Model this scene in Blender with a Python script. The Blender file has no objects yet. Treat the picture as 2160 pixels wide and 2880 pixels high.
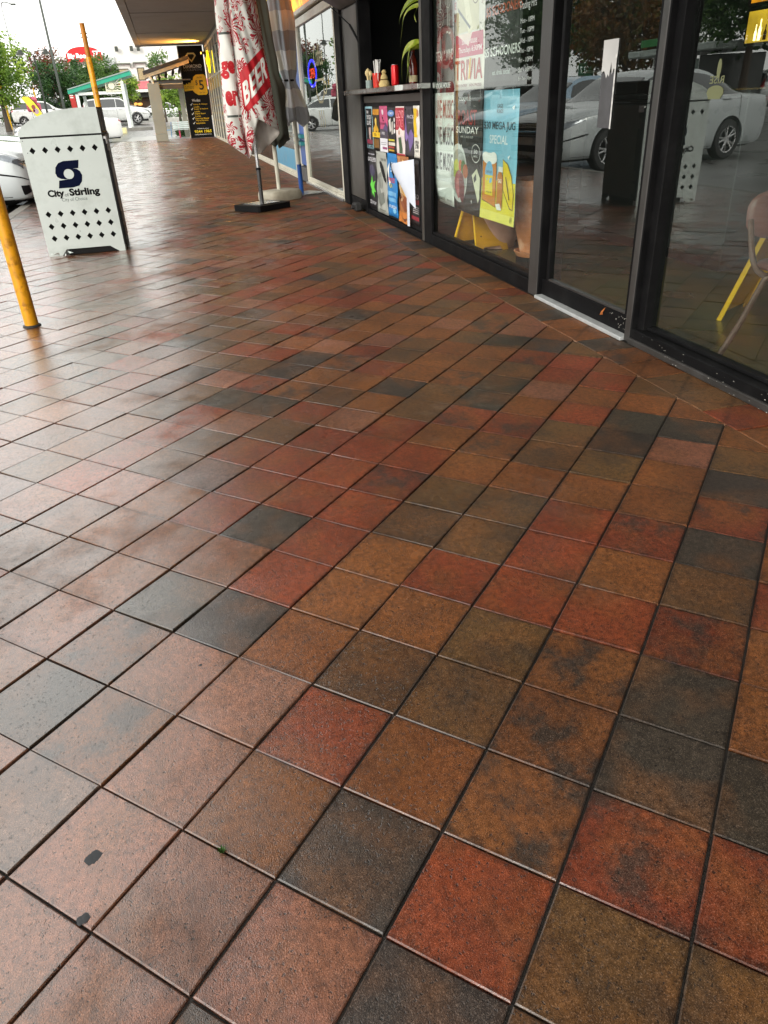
import bpy, bmesh, math, random
from mathutils import Vector, Matrix
from math import pi, sin, cos, radians, sqrt, atan2, hypot
random.seed(11)
SC = bpy.context.scene
COL = SC.collection
# ------------------------------------------------------------------ camera
R0 = (-0.25677856, -0.96547916, -0.04375794)
R1 = (-0.46700085, 0.16358836, -0.86899312)
R2 = (0.84615304, -0.20270381, -0.49288558)
CAMLOC = Vector((0.0, 1.998105, 1.077513))
cam = bpy.data.cameras.new('camera')
cam.lens = 25.516
cam.sensor_width = 36
cam.sensor_height = 36
cam.sensor_fit = 'AUTO'
cam.clip_start = 0.05
cam.clip_end = 3000
camo = bpy.data.objects.new('camera', cam)
COL.objects.link(camo)
camo.matrix_world = Matrix(((R0[0], -R1[0], -R2[0], CAMLOC.x), (R0[1], -R1[1], -R2[1], CAMLOC.y),
                            (R0[2], -R1[2], -R2[2], CAMLOC.z), (0, 0, 0, 1)))
SC.camera = camo
# ------------------------------------------------------------------ world, sun, exposure
SUN_EL, SUN_AZ = radians(26), radians(140)      # azimuth measured from +X towards +Y (street side, behind the viewer)
w = bpy.data.worlds.new('World')
SC.world = w
w.use_nodes = True
nt = w.node_tree
nt.nodes.clear()
sky = nt.nodes.new('ShaderNodeTexSky')
sky.sky_type = 'NISHITA'
sky.sun_disc = False
sky.sun_elevation = SUN_EL
sky.sun_rotation = pi / 2 - SUN_AZ
sky.dust_density = 4.0
sky.air_density = 1.0
hs = nt.nodes.new('ShaderNodeHueSaturation')
hs.inputs['Saturation'].default_value = 0.22
mx = nt.nodes.new('ShaderNodeMix')               # an even bright cloud deck over the clear sky
mx.data_type = 'RGBA'
mx.inputs[0].default_value = 0.72
mx.inputs[7].default_value = (12.0, 11.9, 11.4, 1)
bg = nt.nodes.new('ShaderNodeBackground')
bg.inputs[1].default_value = 0.1
wo = nt.nodes.new('ShaderNodeOutputWorld')
nt.links.new(sky.outputs[0], hs.inputs['Color'])
nt.links.new(hs.outputs[0], mx.inputs[6])
nt.links.new(mx.outputs[2], bg.inputs[0])
nt.links.new(bg.outputs[0], wo.inputs[0])
sl = bpy.data.lights.new('sun', 'SUN')
sl.energy = 0.75
sl.angle = radians(16)
sl.color = (1.0, 0.93, 0.82)
so = bpy.data.objects.new('sun', sl)
COL.objects.link(so)
sd = Vector((cos(SUN_EL) * cos(SUN_AZ), cos(SUN_EL) * sin(SUN_AZ), sin(SUN_EL)))
so.rotation_euler = sd.to_track_quat('Z', 'Y').to_euler()
so.location = sd * 60
vs = SC.view_settings
vs.view_transform = 'Standard'
vs.look = 'None'
vs.exposure = 1.16
vs.gamma = 1.0
SC.render.resolution_x = 768
SC.render.resolution_y = 1024
SC.cycles.max_bounces = 6
SC.cycles.diffuse_bounces = 3
SC.cycles.glossy_bounces = 4
SC.cycles.transparent_max_bounces = 8


# ================================================================== helpers
def hx(h):
    h = h.lstrip('#')
    c = [int(h[i:i + 2], 16) / 255 for i in (0, 2, 4)]
    return tuple(x / 12.92 if x <= 0.04045 else ((x + 0.055) / 1.055) ** 2.4 for x in c)


MATS = {}


def nodes_of(m):
    m.use_nodes = True
    m.node_tree.nodes.clear()
    return m.node_tree


def N(t, kind, **kw):
    n = t.nodes.new('ShaderNode' + kind)
    for k, v in kw.items():
        setattr(n, k, v)
    return n


def mat(name, col=(.5, .5, .5), rough=.5, metal=0., var=.12, vs=6., bump=0., bs=120., spec=.5, coat=0., emit=0.,
        stain=None, ss=2.5, sa=.5, alpha=1.):
    """principled material with a little colour, gloss and relief noise"""
    if name in MATS:
        return MATS[name]
    if isinstance(col, str):
        col = hx(col)
    m = bpy.data.materials.new(name)
    t = nodes_of(m)
    out = N(t, 'OutputMaterial')
    b = N(t, 'BsdfPrincipled')
    t.links.new(b.outputs[0], out.inputs[0])
    tc = N(t, 'TexCoord')
    n1 = N(t, 'TexNoise')
    n1.inputs['Scale'].default_value = vs
    n1.inputs['Detail'].default_value = 3
    t.links.new(tc.outputs['Object'], n1.inputs['Vector'])
    mr = N(t, 'MapRange')
    mr.inputs[1].default_value = .3
    mr.inputs[2].default_value = .7
    mr.inputs[3].default_value = 1 - var
    mr.inputs[4].default_value = 1 + var
    t.links.new(n1.outputs[0], mr.inputs[0])
    mul = N(t, 'Mix', data_type='RGBA', blend_type='MULTIPLY')
    mul.inputs[0].default_value = 1
    mul.inputs[6].default_value = (*col, 1)
    t.links.new(mr.outputs[0], mul.inputs[7])
    csock = mul.outputs[2]
    if stain:
        if isinstance(stain, str):
            stain = hx(stain)
        n3 = N(t, 'TexNoise')
        n3.inputs['Scale'].default_value = ss
        n3.inputs['Detail'].default_value = 5
        n3.inputs['Roughness'].default_value = .65
        t.links.new(tc.outputs['Object'], n3.inputs['Vector'])
        m3 = N(t, 'MapRange')
        m3.inputs[1].default_value = .5
        m3.inputs[2].default_value = .68
        m3.inputs[4].default_value = sa
        t.links.new(n3.outputs[0], m3.inputs[0])
        mm = N(t, 'Mix', data_type='RGBA')
        t.links.new(m3.outputs[0], mm.inputs[0])
        t.links.new(csock, mm.inputs[6])
        mm.inputs[7].default_value = (*stain, 1)
        csock = mm.outputs[2]
    t.links.new(csock, b.inputs['Base Color'])
    m2 = N(t, 'MapRange')
    m2.inputs[1].default_value = .3
    m2.inputs[2].default_value = .7
    m2.inputs[3].default_value = max(.02, rough * .8)
    m2.inputs[4].default_value = min(1, rough * 1.2)
    t.links.new(n1.outputs[0], m2.inputs[0])
    t.links.new(m2.outputs[0], b.inputs['Roughness'])
    b.inputs['Metallic'].default_value = metal
    b.inputs['Specular IOR Level'].default_value = spec
    b.inputs['Coat Weight'].default_value = coat
    b.inputs['Coat Roughness'].default_value = .04
    if emit:
        t.links.new(csock, b.inputs['Emission Color'])
        b.inputs['Emission Strength'].default_value = emit
    if bump:
        n2 = N(t, 'TexNoise')
        n2.inputs['Scale'].default_value = bs
        n2.inputs['Detail'].default_value = 4
        t.links.new(tc.outputs['Object'], n2.inputs['Vector'])
        bp = N(t, 'Bump')
        bp.inputs['Strength'].default_value = bump
        bp.inputs['Distance'].default_value = .01
        t.links.new(n2.outputs[0], bp.inputs['Height'])
        t.links.new(bp.outputs[0], b.inputs['Normal'])
    MATS[name] = m
    return m


def ink(col):
    if not isinstance(col, str):
        return col
    return mat('print ' + col, col, .45, var=.06, vs=9)


def glass_mat(name, tint, ior, dust=.02):
    """a pane: mirror-like by angle, otherwise clear; both faces of the sheet counted on the front one"""
    m = bpy.data.materials.new(name)
    t = nodes_of(m)
    out = N(t, 'OutputMaterial')
    tr = N(t, 'BsdfTransparent')
    tr.inputs[0].default_value = (*tint, 1)
    gl = N(t, 'BsdfGlossy')
    gl.inputs['Roughness'].default_value = .0
    gl.inputs['Color'].default_value = (.93, .97, .95, 1)
    fr = N(t, 'Fresnel')
    fr.inputs['IOR'].default_value = ior
    ge = N(t, 'NewGeometry')
    inv = N(t, 'Math', operation='SUBTRACT')
    inv.inputs[0].default_value = 1
    t.links.new(ge.outputs['Backfacing'], inv.inputs[1])
    mu = N(t, 'Math', operation='MULTIPLY')
    t.links.new(fr.outputs[0], mu.inputs[0])
    t.links.new(inv.outputs[0], mu.inputs[1])
    tc = N(t, 'TexCoord')
    no = N(t, 'TexNoise')
    no.inputs['Scale'].default_value = 1.1
    t.links.new(tc.outputs['Object'], no.inputs['Vector'])
    bp = N(t, 'Bump')
    bp.inputs['Strength'].default_value = .03
    bp.inputs['Distance'].default_value = .02
    t.links.new(no.outputs[0], bp.inputs['Height'])
    t.links.new(bp.outputs[0], gl.inputs['Normal'])
    mix = N(t, 'MixShader')
    t.links.new(mu.outputs[0], mix.inputs[0])
    t.links.new(tr.outputs[0], mix.inputs[1])
    t.links.new(gl.outputs[0], mix.inputs[2])
    df = N(t, 'BsdfDiffuse')
    df.inputs[0].default_value = (.5, .5, .48, 1)
    n2 = N(t, 'TexNoise')
    n2.inputs['Scale'].default_value = 160
    n2.inputs['Detail'].default_value = 3
    t.links.new(tc.outputs['Object'], n2.inputs['Vector'])
    mr = N(t, 'MapRange')
    mr.inputs[1].default_value = .62
    mr.inputs[2].default_value = .75
    mr.inputs[3].default_value = dust
    mr.inputs[4].default_value = dust * 4
    t.links.new(n2.outputs[0], mr.inputs[0])
    mix2 = N(t, 'MixShader')
    t.links.new(mr.outputs[0], mix2.inputs[0])
    t.links.new(mix.outputs[0], mix2.inputs[1])
    t.links.new(df.outputs[0], mix2.inputs[2])
    t.links.new(mix2.outputs[0], out.inputs[0])
    MATS[name] = m
    return m


TM = {}


def sig(o, parent=None, M=None):
    TM[o.name] = M if M is not None else (TM[parent.name] if parent else Matrix.Identity(4))


def thing(name, label, cat, loc=(0, 0, 0), rz=0., group=None):
    o = bpy.data.objects.new(name, None)
    COL.objects.link(o)
    o.empty_display_size = .2
    o.location = loc
    o.rotation_euler = (0, 0, rz)
    o['label'] = label
    o['category'] = cat
    if group:
        o['group'] = group
    sig(o, M=Matrix.Translation(loc) @ Matrix.Rotation(rz, 4, 'Z'))
    return o


def tag(o, label, cat, group=None):
    o['label'] = label
    o['category'] = cat
    if group:
        o['group'] = group
    return o


def finish(me, name, m, parent, smooth, angle=35):
    if smooth:
        me.polygons.foreach_set('use_smooth', [True] * len(me.polygons))
        if angle:
            me.set_sharp_from_angle(angle=radians(angle))
    if m:
        me.materials.append(ink(m))
    o = bpy.data.objects.new(name, me)
    COL.objects.link(o)
    if parent:
        o.parent = parent
        sig(o, parent)
    else:
        sig(o)
    return o


def struct(o):
    o['kind'] = 'structure'
    return o


class MB:
    def __init__(s):
        s.v = []
        s.f = []

    def add(s, vs, fs):
        o = len(s.v)
        s.v += [tuple(v) for v in vs]
        s.f += [tuple(i + o for i in f) for f in fs]
        return s

    def box(s, x0, x1, y0, y1, z0, z1, c=0.):
        lo = (min(x0, x1), min(y0, y1), min(z0, z1))
        hi = (max(x0, x1), max(y0, y1), max(z0, z1))
        if c <= 0:
            vs = [(a, b, d) for a in (lo[0], hi[0]) for b in (lo[1], hi[1]) for d in (lo[2], hi[2])]
            return s.add(vs, [(0, 1, 3, 2), (4, 6, 7, 5), (0, 4, 5, 1), (2, 3, 7, 6), (0, 2, 6, 4), (1, 5, 7, 3)])
        c = min(c, *[(hi[i] - lo[i]) * .45 for i in range(3)])
        idx = {}
        vs = []
        S = (-1, 1)
        for sx in S:
            for sy in S:
                for sz in S:
                    sg = (sx, sy, sz)
                    for ax in range(3):
                        p = []
                        for i in range(3):
                            e = hi[i] if sg[i] > 0 else lo[i]
                            p.append(e if i == ax else e - sg[i] * c)
                        idx[sg + (ax,)] = len(vs)
                        vs.append(p)
        fs = []
        for ax in range(3):
            a, b = [i for i in range(3) if i != ax]
            for sg in S:
                q = []
                for sa, sb in ((-1, -1), (1, -1), (1, 1), (-1, 1)):
                    k = [0, 0, 0]
                    k[ax] = sg
                    k[a] = sa
                    k[b] = sb
                    q.append(idx[tuple(k) + (ax,)])
                fs.append(q)
        for d in range(3):
            a, b = [i for i in range(3) if i != d]
            for sa in S:
                for sb in S:
                    k = [0, 0, 0]
                    k[a] = sa
                    k[b] = sb
                    k0 = list(k)
                    k0[d] = -1
                    k1 = list(k)
                    k1[d] = 1
                    fs.append((idx[tuple(k0) + (a,)], idx[tuple(k1) + (a,)], idx[tuple(k1) + (b,)], idx[tuple(k0) + (b,)]))
        for sx in S:
            for sy in S:
                for sz in S:
                    fs.append(tuple(idx[(sx, sy, sz, ax)] for ax in range(3)))
        return s.add(vs, fs)

    def tube(s, pts, r, n=10, caps=True):
        pts = [Vector(p) for p in pts]
        rs = r if isinstance(r, (list, tuple)) else [r] * len(pts)
        rings = []
        ref = Vector((.31, .17, .93)).normalized()
        for i, p in enumerate(pts):
            d = (pts[min(i + 1, len(pts) - 1)] - pts[max(i - 1, 0)]).normalized()
            if abs(d.dot(ref)) > .98:
                ref = Vector((1, 0, 0))
            a = d.cross(ref).normalized()
            b = d.cross(a)
            rings.append([p + (a * cos(2 * pi * k / n) + b * sin(2 * pi * k / n)) * rs[i] for k in range(n)])
        return s.loft(rings, True, caps)

    def loft(s, rings, closed=True, caps=True):
        n = len(rings[0])
        vs = [p for r in rings for p in r]
        fs = []
        for i in range(len(rings) - 1):
            for k in range(n if closed else n - 1):
                k2 = (k + 1) % n
                fs.append((i * n + k, i * n + k2, (i + 1) * n + k2, (i + 1) * n + k))
        if caps and closed:
            fs.append(tuple(range(n - 1, -1, -1)))
            fs.append(tuple((len(rings) - 1) * n + k for k in range(n)))
        return s.add(vs, fs)

    def lathe(s, prof, c=(0, 0, 0), n=20, axis='z', caps=True):
        rings = []
        for r, h in prof:
            ring = []
            for k in range(n):
                a = 2 * pi * k / n
                p = (r * cos(a), r * sin(a), h) if axis == 'z' else (r * cos(a), h, r * sin(a)) if axis == 'y' else (h, r * cos(a), r * sin(a))
                ring.append((p[0] + c[0], p[1] + c[1], p[2] + c[2]))
            rings.append(ring)
        return s.loft(rings, True, caps)

    def prism(s, poly, fr, d):
        """poly in the frame's plane, extruded back by d"""
        n = len(poly)
        vs = [fr(a, b, 0) for a, b in poly] + [fr(a, b, -d) for a, b in poly]
        fs = [tuple(range(n)), tuple(range(2 * n - 1, n - 1, -1))]
        fs += [(i, i + n, (i + 1) % n + n, (i + 1) % n) for i in range(n)]
        return s.add(vs, fs)

    def build(s, name, m, parent=None, smooth=False, angle=35, recalc=True, local=False):
        me = bpy.data.meshes.new(name)
        if parent is not None and not local:
            I = TM[parent.name].inverted()
            v = [tuple(I @ Vector(p)) for p in s.v]
        else:
            v = s.v
        me.from_pydata(v, [], s.f)
        if recalc:
            bm = bmesh.new()
            bm.from_mesh(me)
            bmesh.ops.recalc_face_normals(bm, faces=bm.faces)
            bm.to_mesh(me)
            bm.free()
        me.update()
        return finish(me, name, m, parent, smooth, angle)


def box(name, m, parent, x0, x1, y0, y1, z0, z1, c=.003, local=False):
    return MB().box(x0, x1, y0, y1, z0, z1, c).build(name, m, parent, local=local)


def frame(o, r, u):
    o, r, u = Vector(o), Vector(r).normalized(), Vector(u).normalized()
    n = r.cross(u)
    return lambda a, b, c=0.: o + r * a + u * b + n * c


def facing_street(X, Y, z):          # a: towards the camera's right (-X), b: up, c: out to the street
    return frame((X, Y, z), (-1, 0, 0), (0, 0, 1))


def facing_walk(X, Y, z):            # faces down the walkway towards the camera (-X); a: -Y, b: up
    return frame((X, Y, z), (0, -1, 0), (0, 0, 1))


TEXTC = {}


def text_mesh(body, bold=0., spacing=1.):
    k = (body, bold, spacing)
    if k in TEXTC:
        return TEXTC[k]
    cu = bpy.data.curves.new('lettering', 'FONT')
    cu.body = body
    cu.resolution_u = 3
    cu.offset = bold
    cu.space_character = spacing
    ob = bpy.data.objects.new('lettering', cu)
    me = bpy.data.meshes.new_from_object(ob)
    vs = [tuple(v.co[:2]) for v in me.vertices]
    fs = [tuple(p.vertices) for p in me.polygons]
    bpy.data.objects.remove(ob)
    bpy.data.curves.remove(cu)
    bpy.data.meshes.remove(me)
    xs = [v[0] for v in vs]
    ys = [v[1] for v in vs]
    x0, x1, y0, y1 = min(xs), max(xs), min(ys), max(ys)
    vs = [((x - x0) / (x1 - x0) - .5, (y - y0) / max(1e-6, y1 - y0) - .5) for x, y in vs]
    TEXTC[k] = (vs, fs)
    return TEXTC[k]


def fill_mesh(loops, thick=0.):
    """flat plate from outlines with holes; returns verts (a,b,c), faces"""
    cu = bpy.data.curves.new('plate', 'CURVE')
    cu.dimensions = '2D'
    cu.fill_mode = 'BOTH'
    cu.extrude = thick / 2
    for lp in loops:
        sp = cu.splines.new('POLY')
        sp.points.add(len(lp) - 1)
        for i, p in enumerate(lp):
            sp.points[i].co = (p[0], p[1], 0, 1)
        sp.use_cyclic_u = True
    ob = bpy.data.objects.new('plate', cu)
    me = bpy.data.meshes.new_from_object(ob)
    vs = [tuple(v.co) for v in me.vertices]
    fs = [tuple(p.vertices) for p in me.polygons]
    bpy.data.objects.remove(ob)
    bpy.data.curves.remove(cu)
    bpy.data.meshes.remove(me)
    return vs, fs


def mapped(vs, fs, fn, maxlen, name, m, parent, smooth=False):
    """mesh in a plane, cut finely enough and laid onto a surface by fn(a,b)->world point"""
    bm = bmesh.new()
    bv = [bm.verts.new((v[0], v[1], v[2] if len(v) > 2 else 0)) for v in vs]
    for f in fs:
        try:
            bm.faces.new([bv[i] for i in f])
        except ValueError:
            pass
    if maxlen:
        bmesh.ops.triangulate(bm, faces=bm.faces[:])
        for _ in range(5):
            es = [e for e in bm.edges if e.calc_length() > maxlen]
            if not es:
                break
            bmesh.ops.subdivide_edges(bm, edges=es, cuts=1)
            bmesh.ops.triangulate(bm, faces=[f for f in bm.faces if len(f.verts) > 3])
    I = TM[parent.name].inverted() if parent else Matrix.Identity(4)
    for v in bm.verts:
        v.co = I @ Vector(fn(v.co.x, v.co.y, v.co.z))
    me = bpy.data.meshes.new(name)
    bm.to_mesh(me)
    bm.free()
    return finish(me, name, m, parent, smooth)


def text(body, fr, a, b, wd, ht, m, parent, off=.002, bold=0., rot=0., mirror=False, shear=0., maxlen=0, name='lettering', spacing=1.):
    vs, fs = text_mesh(body, bold, spacing)
    sg = -1 if mirror else 1
    c, s_ = cos(rot), sin(rot)

    def pl(x, y):
        x, y = x * wd * sg, y * ht
        x += y * shear
        return (a + x * c - y * s_, b + x * s_ + y * c)
    return mapped([pl(*v) for v in vs], fs, lambda x, y, z: fr(x, y, off), maxlen, name, m, parent)


def plate(name, loops, fr, m, parent, thick=.002, off=0.):
    vs, fs = fill_mesh(loops, thick)
    return mapped(vs, fs, lambda x, y, z: fr(x, y, off + z), 0, name, m, parent)


def ell(cx, cy, rx, ry, n=28, a0=0):
    return [(cx + rx * cos(2 * pi * k / n + a0), cy + ry * sin(2 * pi * k / n + a0)) for k in range(n)]


def rct(x0, y0, x1, y1):
    return [(x0, y0), (x1, y0), (x1, y1), (x0, y1)]


def copy_tree(o, parent=None):
    c = o.copy()
    COL.objects.link(c)
    c.parent = parent
    for ch in [q for q in o.children]:
        copy_tree(ch, c)
    return c


def crv(P, t):
    """Catmull-Rom through a list of tuples at parameter t"""
    n = len(P)
    t = max(0, min(n - 1 - 1e-6, t))
    i = int(t)
    f = t - i
    p0, p1, p2, p3 = P[max(i - 1, 0)], P[i], P[min(i + 1, n - 1)], P[min(i + 2, n - 1)]
    return tuple(.5 * ((2 * b) + (-a + c) * f + (2 * a - 5 * b + 4 * c - d) * f * f + (-a + 3 * b - 3 * c + d) * f ** 3)
                 for a, b, c, d in zip(p0, p1, p2, p3))


# ================================================================== materials
M_BLACK = mat('black powder coated frame', (.006, .006, .0065), .55, var=.2, vs=5, bump=.05, bs=60, stain=(.02, .02, .02), ss=6, sa=.35, spec=.08)
M_BLACKR = mat('lit black frame face', (.035, .033, .031), .4, var=.25, vs=9, bump=.05, bs=60)  # paler copy of the frame black, with daylight on front faces painted in
M_ALU = mat('bare aluminium', (.55, .56, .57), .35, 1., var=.15, vs=14)
M_WHITEF = mat('cream white aluminium frame', '#cfccbc', .35, var=.07, vs=4, stain='#8d8878', ss=3, sa=.35)
M_GREYP = mat('dark grey metal panel', (.075, .071, .064), .38, .3, var=.15, vs=2.5, bump=.03, bs=30)
M_STEEL = mat('brushed stainless steel', (.5, .5, .48), .3, 1., var=.2, vs=6)
M_STEELW = mat('galvanised light grey bin steel', '#bac2be', .33, .25, var=.05, vs=3, stain='#8d958f', ss=3, sa=.4, bump=.01, bs=8)
M_CHROME = mat('polished chrome', (.75, .75, .75), .12, 1., var=.1)
M_DARK = mat('near black plastic', (.008, .008, .0085), .5, var=.2, spec=.12)
M_RUBBER = mat('black rubber', (.018, .018, .018), .75, var=.2, bump=.1, bs=90)
M_YEL = mat('yellow painted steel', '#d2920a', .4, var=.15, vs=9, stain='#5a3006', ss=16, sa=.75, bump=.04, bs=40)
M_YELP = mat('yellow plastic', '#f2bd08', .42, var=.06, vs=6)
M_CONC = mat('pale concrete', '#a9a493', .75, var=.2, vs=8, bump=.3, bs=90, stain='#5f5b50', ss=4, sa=.5)
M_KERB = mat('grey concrete kerb', '#77756f', .7, var=.2, vs=6, bump=.2, bs=80, stain='#4a4945', ss=3, sa=.5)
M_ASPH = mat('wet asphalt', (.13, .126, .122), .3, spec=.7, var=.25, vs=1.2, bump=.25, bs=60, stain=(.055, .053, .05), ss=.25, sa=.7)
M_SAND = mat('dark joint sand', (.022, .019, .016), .9, var=.4, vs=40, bump=.4, bs=300)
M_SOFFIT = mat('beige grey soffit board', '#96918a', .7, var=.08, vs=1.6, bump=.08, bs=25, stain='#858079', ss=1.2, sa=.5)
M_FASCIA = mat('grey beige fascia', '#928b80', .6, var=.1, vs=2)
M_WALLW = mat('white painted wall', '#dcdcd6', .7, var=.06, vs=1.5)
M_TERRA = mat('pink terracotta', '#c79682', .75, var=.15, vs=9, stain='#e3cfc2', ss=6, sa=.5, bump=.1, bs=60)
M_TERRA2 = mat('orange terracotta', '#b9764a', .75, var=.2, vs=9, stain='#d9b79a', ss=7, sa=.6, bump=.1, bs=60)
M_FLOORI = mat('worn ochre concrete floor', '#5f5430', .3, var=.3, vs=1.6, stain='#3c3c30', ss=1.2, sa=.8)
M_INT = mat('dark interior wall', (.02, .022, .021), .6, var=.3, vs=1.)
M_CHAIRS = mat('dusty pink vinyl', '#6b403a', .4, var=.12, vs=6)
M_CHAIRL = mat('brown grey chair tube', '#5f463d', .38, .2, var=.12, vs=9)
M_NAVY = mat('navy vinyl lettering', '#060d26', .6, var=.08, spec=.05)
M_BLUE = mat('deep blue paint', '#0f4c9a', .4, var=.12, vs=4)
M_TEAL = mat('teal paint', '#1f6f77', .45, var=.15)
M_TIMBER = mat('brown timber', '#4b3f31', .6, var=.2, vs=3)
M_RENDER = mat('grey green rendered column', '#8a887a', .75, var=.1, vs=2, bump=.15, bs=70)
G_SHOP = glass_mat('shop window glass', (.9, .95, .92), 2.2, .003)
G_POST = glass_mat('poster window glass', (.94, .97, .95), 1.62, .003)
G_DOOR = glass_mat('door glass', (.86, .92, .89), 2.1, .004)
G_COF = glass_mat('coffee shop glass', (.62, .68, .66), 2.2, .004)


GO = Vector((0.7486, 2.3083))
GU = Vector((0.1442, -0.1386))
GD = Vector((-0.1380, -0.1436))


def tile_mat(name, attr):
    m = bpy.data.materials.new(name)
    t = nodes_of(m)
    out = N(t, 'OutputMaterial')
    b = N(t, 'BsdfPrincipled')
    t.links.new(b.outputs[0], out.inputs[0])
    if attr:
        c = N(t, 'Attribute', attribute_name='tint')
        col, al = c.outputs['Color'], c.outputs['Alpha']
    else:
        c = N(t, 'ObjectInfo')
        col, al = c.outputs['Color'], c.outputs['Alpha']
    g = N(t, 'NewGeometry')
    pos = g.outputs['Position']

    def noise(sc, det=4, ro=.6):
        n = N(t, 'TexNoise')
        n.inputs['Scale'].default_value = sc
        n.inputs['Detail'].default_value = det
        n.inputs['Roughness'].default_value = ro
        t.links.new(pos, n.inputs['Vector'])
        return n.outputs[0]

    def rng(s_, a, b_, c_, d):
        r = N(t, 'MapRange')
        for i, v in enumerate((a, b_, c_, d)):
            r.inputs[i + 1].default_value = v
        t.links.new(s_, r.inputs[0])
        return r.outputs[0]

    def math(op, x, y):
        k = N(t, 'Math', operation=op)
        for i, v in enumerate((x, y)):
            if isinstance(v, (int, float)):
                k.inputs[i].default_value = v
            else:
                t.links.new(v, k.inputs[i])
        return k.outputs[0]

    def mixc(f, a, b_, mode='MIX'):
        k = N(t, 'Mix', data_type='RGBA', blend_type=mode)
        for i, v in ((0, f), (6, a), (7, b_)):
            if isinstance(v, (int, float)):
                k.inputs[i].default_value = v
            elif isinstance(v, tuple):
                k.inputs[i].default_value = (*v, 1)
            else:
                t.links.new(v, k.inputs[i])
        return k.outputs[2]
    # pigment clouds: rust, ochre and charcoal washed into each other
    c1 = mixc(rng(noise(5.5, 2, .55), .46, .66, 0, .5), col, (.168, .064, .018))
    blot = math('MULTIPLY', rng(noise(8.5, 5, .66), .48, .62, 0, .85), al)
    c2 = mixc(blot, c1, (.036, .029, .023))
    c3 = mixc(rng(noise(60, 3, .75), .3, .7, 0, 1), mixc(1.0, c2, (.55, .55, .55), 'MULTIPLY'), mixc(1.0, c2, (1.42, 1.4, 1.35), 'MULTIPLY'))
    # pale grit and dark pores
    # dirt packed along the joints and broad traffic grime
    D_ = GU.x * GD.y - GU.y * GD.x

    def grid(ax, ay):
        vm = N(t, 'VectorMath', operation='DOT_PRODUCT')
        t.links.new(pos, vm.inputs[0])
        vm.inputs[1].default_value = (ax, ay, 0)
        f_ = math('FRACT', math('SUBTRACT', vm.outputs['Value'], ax * GO.x + ay * GO.y), 0)
        return math('MINIMUM', f_, math('SUBTRACT', 1.0, f_))
    ed = math('MINIMUM', grid(GD.y / D_, -GD.x / D_), grid(-GU.y / D_, GU.x / D_))
    edn = math('ADD', ed, rng(noise(38, 2, .7), .3, .7, -.05, .05))
    edge = rng(edn, .0, .07, .55, 1.0)
    gr = rng(noise(2.3, 3, .7), .34, .62, .72, 1.12)
    cm_ = N(t, 'CombineColor')
    val = math('MULTIPLY', edge, gr)
    for k_ in range(3):
        t.links.new(val, cm_.inputs[k_])
    c3 = mixc(1.0, c3, cm_.outputs[0], 'MULTIPLY')
    sp = noise(520, 2, .6)
    vo = N(t, 'TexVoronoi')
    vo.inputs['Scale'].default_value = 190
    dn = N(t, 'TexNoise')
    dn.inputs['Scale'].default_value = 260
    dn.inputs['Detail'].default_value = 2
    t.links.new(pos, dn.inputs['Vector'])
    dv = N(t, 'VectorMath', operation='MULTIPLY_ADD')
    t.links.new(dn.outputs['Color'], dv.inputs[0])
    dv.inputs[1].default_value = (.011, .011, .0)
    t.links.new(pos, dv.inputs[2])
    t.links.new(dv.outputs[0], vo.inputs['Vector'])
    vs_c = N(t, 'SeparateColor')
    t.links.new(vo.outputs['Color'], vs_c.inputs[0])
    pits = math('MULTIPLY', rng(vo.outputs['Distance'], .22, .42, 1, 0), rng(vs_c.outputs[0], .66, .9, 0, 1))
    c4 = mixc(rng(sp, .57, .68, 0, .8), c3, mixc(1.0, mixc(.12, c3, (.4, .33, .27)), (1.9, 1.85, 1.8), 'MULTIPLY'))
    c5 = mixc(math('MAXIMUM', rng(sp, .43, .33, 0, .75), math('MULTIPLY', pits, .85)), c4, (.010, .007, .005))
    t.links.new(c5, b.inputs['Base Color'])
    wet = noise(1.3, 2, .6)
    wet2 = noise(9, 2, .6)
    sxyz = N(t, 'SeparateXYZ')
    t.links.new(pos, sxyz.inputs[0])
    rain = math('ADD', sxyz.outputs[1], math('ADD', rng(wet, .3, .7, -.7, .7), rng(wet2, .3, .7, -.35, .35)))
    wetness = N(t, 'MapRange', interpolation_type='SMOOTHSTEP')
    wetness.inputs[1].default_value = 1.1
    wetness.inputs[2].default_value = 2.45
    t.links.new(rain, wetness.inputs[0])
    wetness = wetness.outputs[0]
    t.links.new(math('ADD', rng(wetness, 0, 1, .52, .30), rng(sp, .3, .7, -.06, .08)), b.inputs['Roughness'])
    b.inputs['Specular IOR Level'].default_value = .22
    t.links.new(rng(wetness, 0, 1, .12, 1.0), b.inputs['Coat Weight'])
    b.inputs['Coat IOR'].default_value = 2.0
    t.links.new(math('ADD', rng(wetness, 0, 1, .34, .11), rng(wet2, .3, .7, -.04, .05)), b.inputs['Coat Roughness'])
    h = math('SUBTRACT', math('ADD', math('MULTIPLY', sp, .7), math('MULTIPLY', noise(210, 2, .5), .25)), math('MULTIPLY', pits, .6))
    bp = N(t, 'Bump')
    bp.inputs['Strength'].default_value = .6
    bp.inputs['Distance'].default_value = .0022
    t.links.new(h, bp.inputs['Height'])
    t.links.new(bp.outputs[0], b.inputs['Normal'])
    bp2 = N(t, 'Bump')
    bp2.inputs['Strength'].default_value = .36
    bp2.inputs['Distance'].default_value = .0022
    t.links.new(h, bp2.inputs['Height'])
    t.links.new(bp2.outputs[0], b.inputs['Coat Normal'])
    MATS[name] = m
    return m


M_TILE = tile_mat('wet clay paver', False)
M_TILES = tile_mat('wet clay paver, laid in bulk', True)

# ================================================================== ground
KERB_Y = 4.05
ROAD_Z = -0.13


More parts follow.
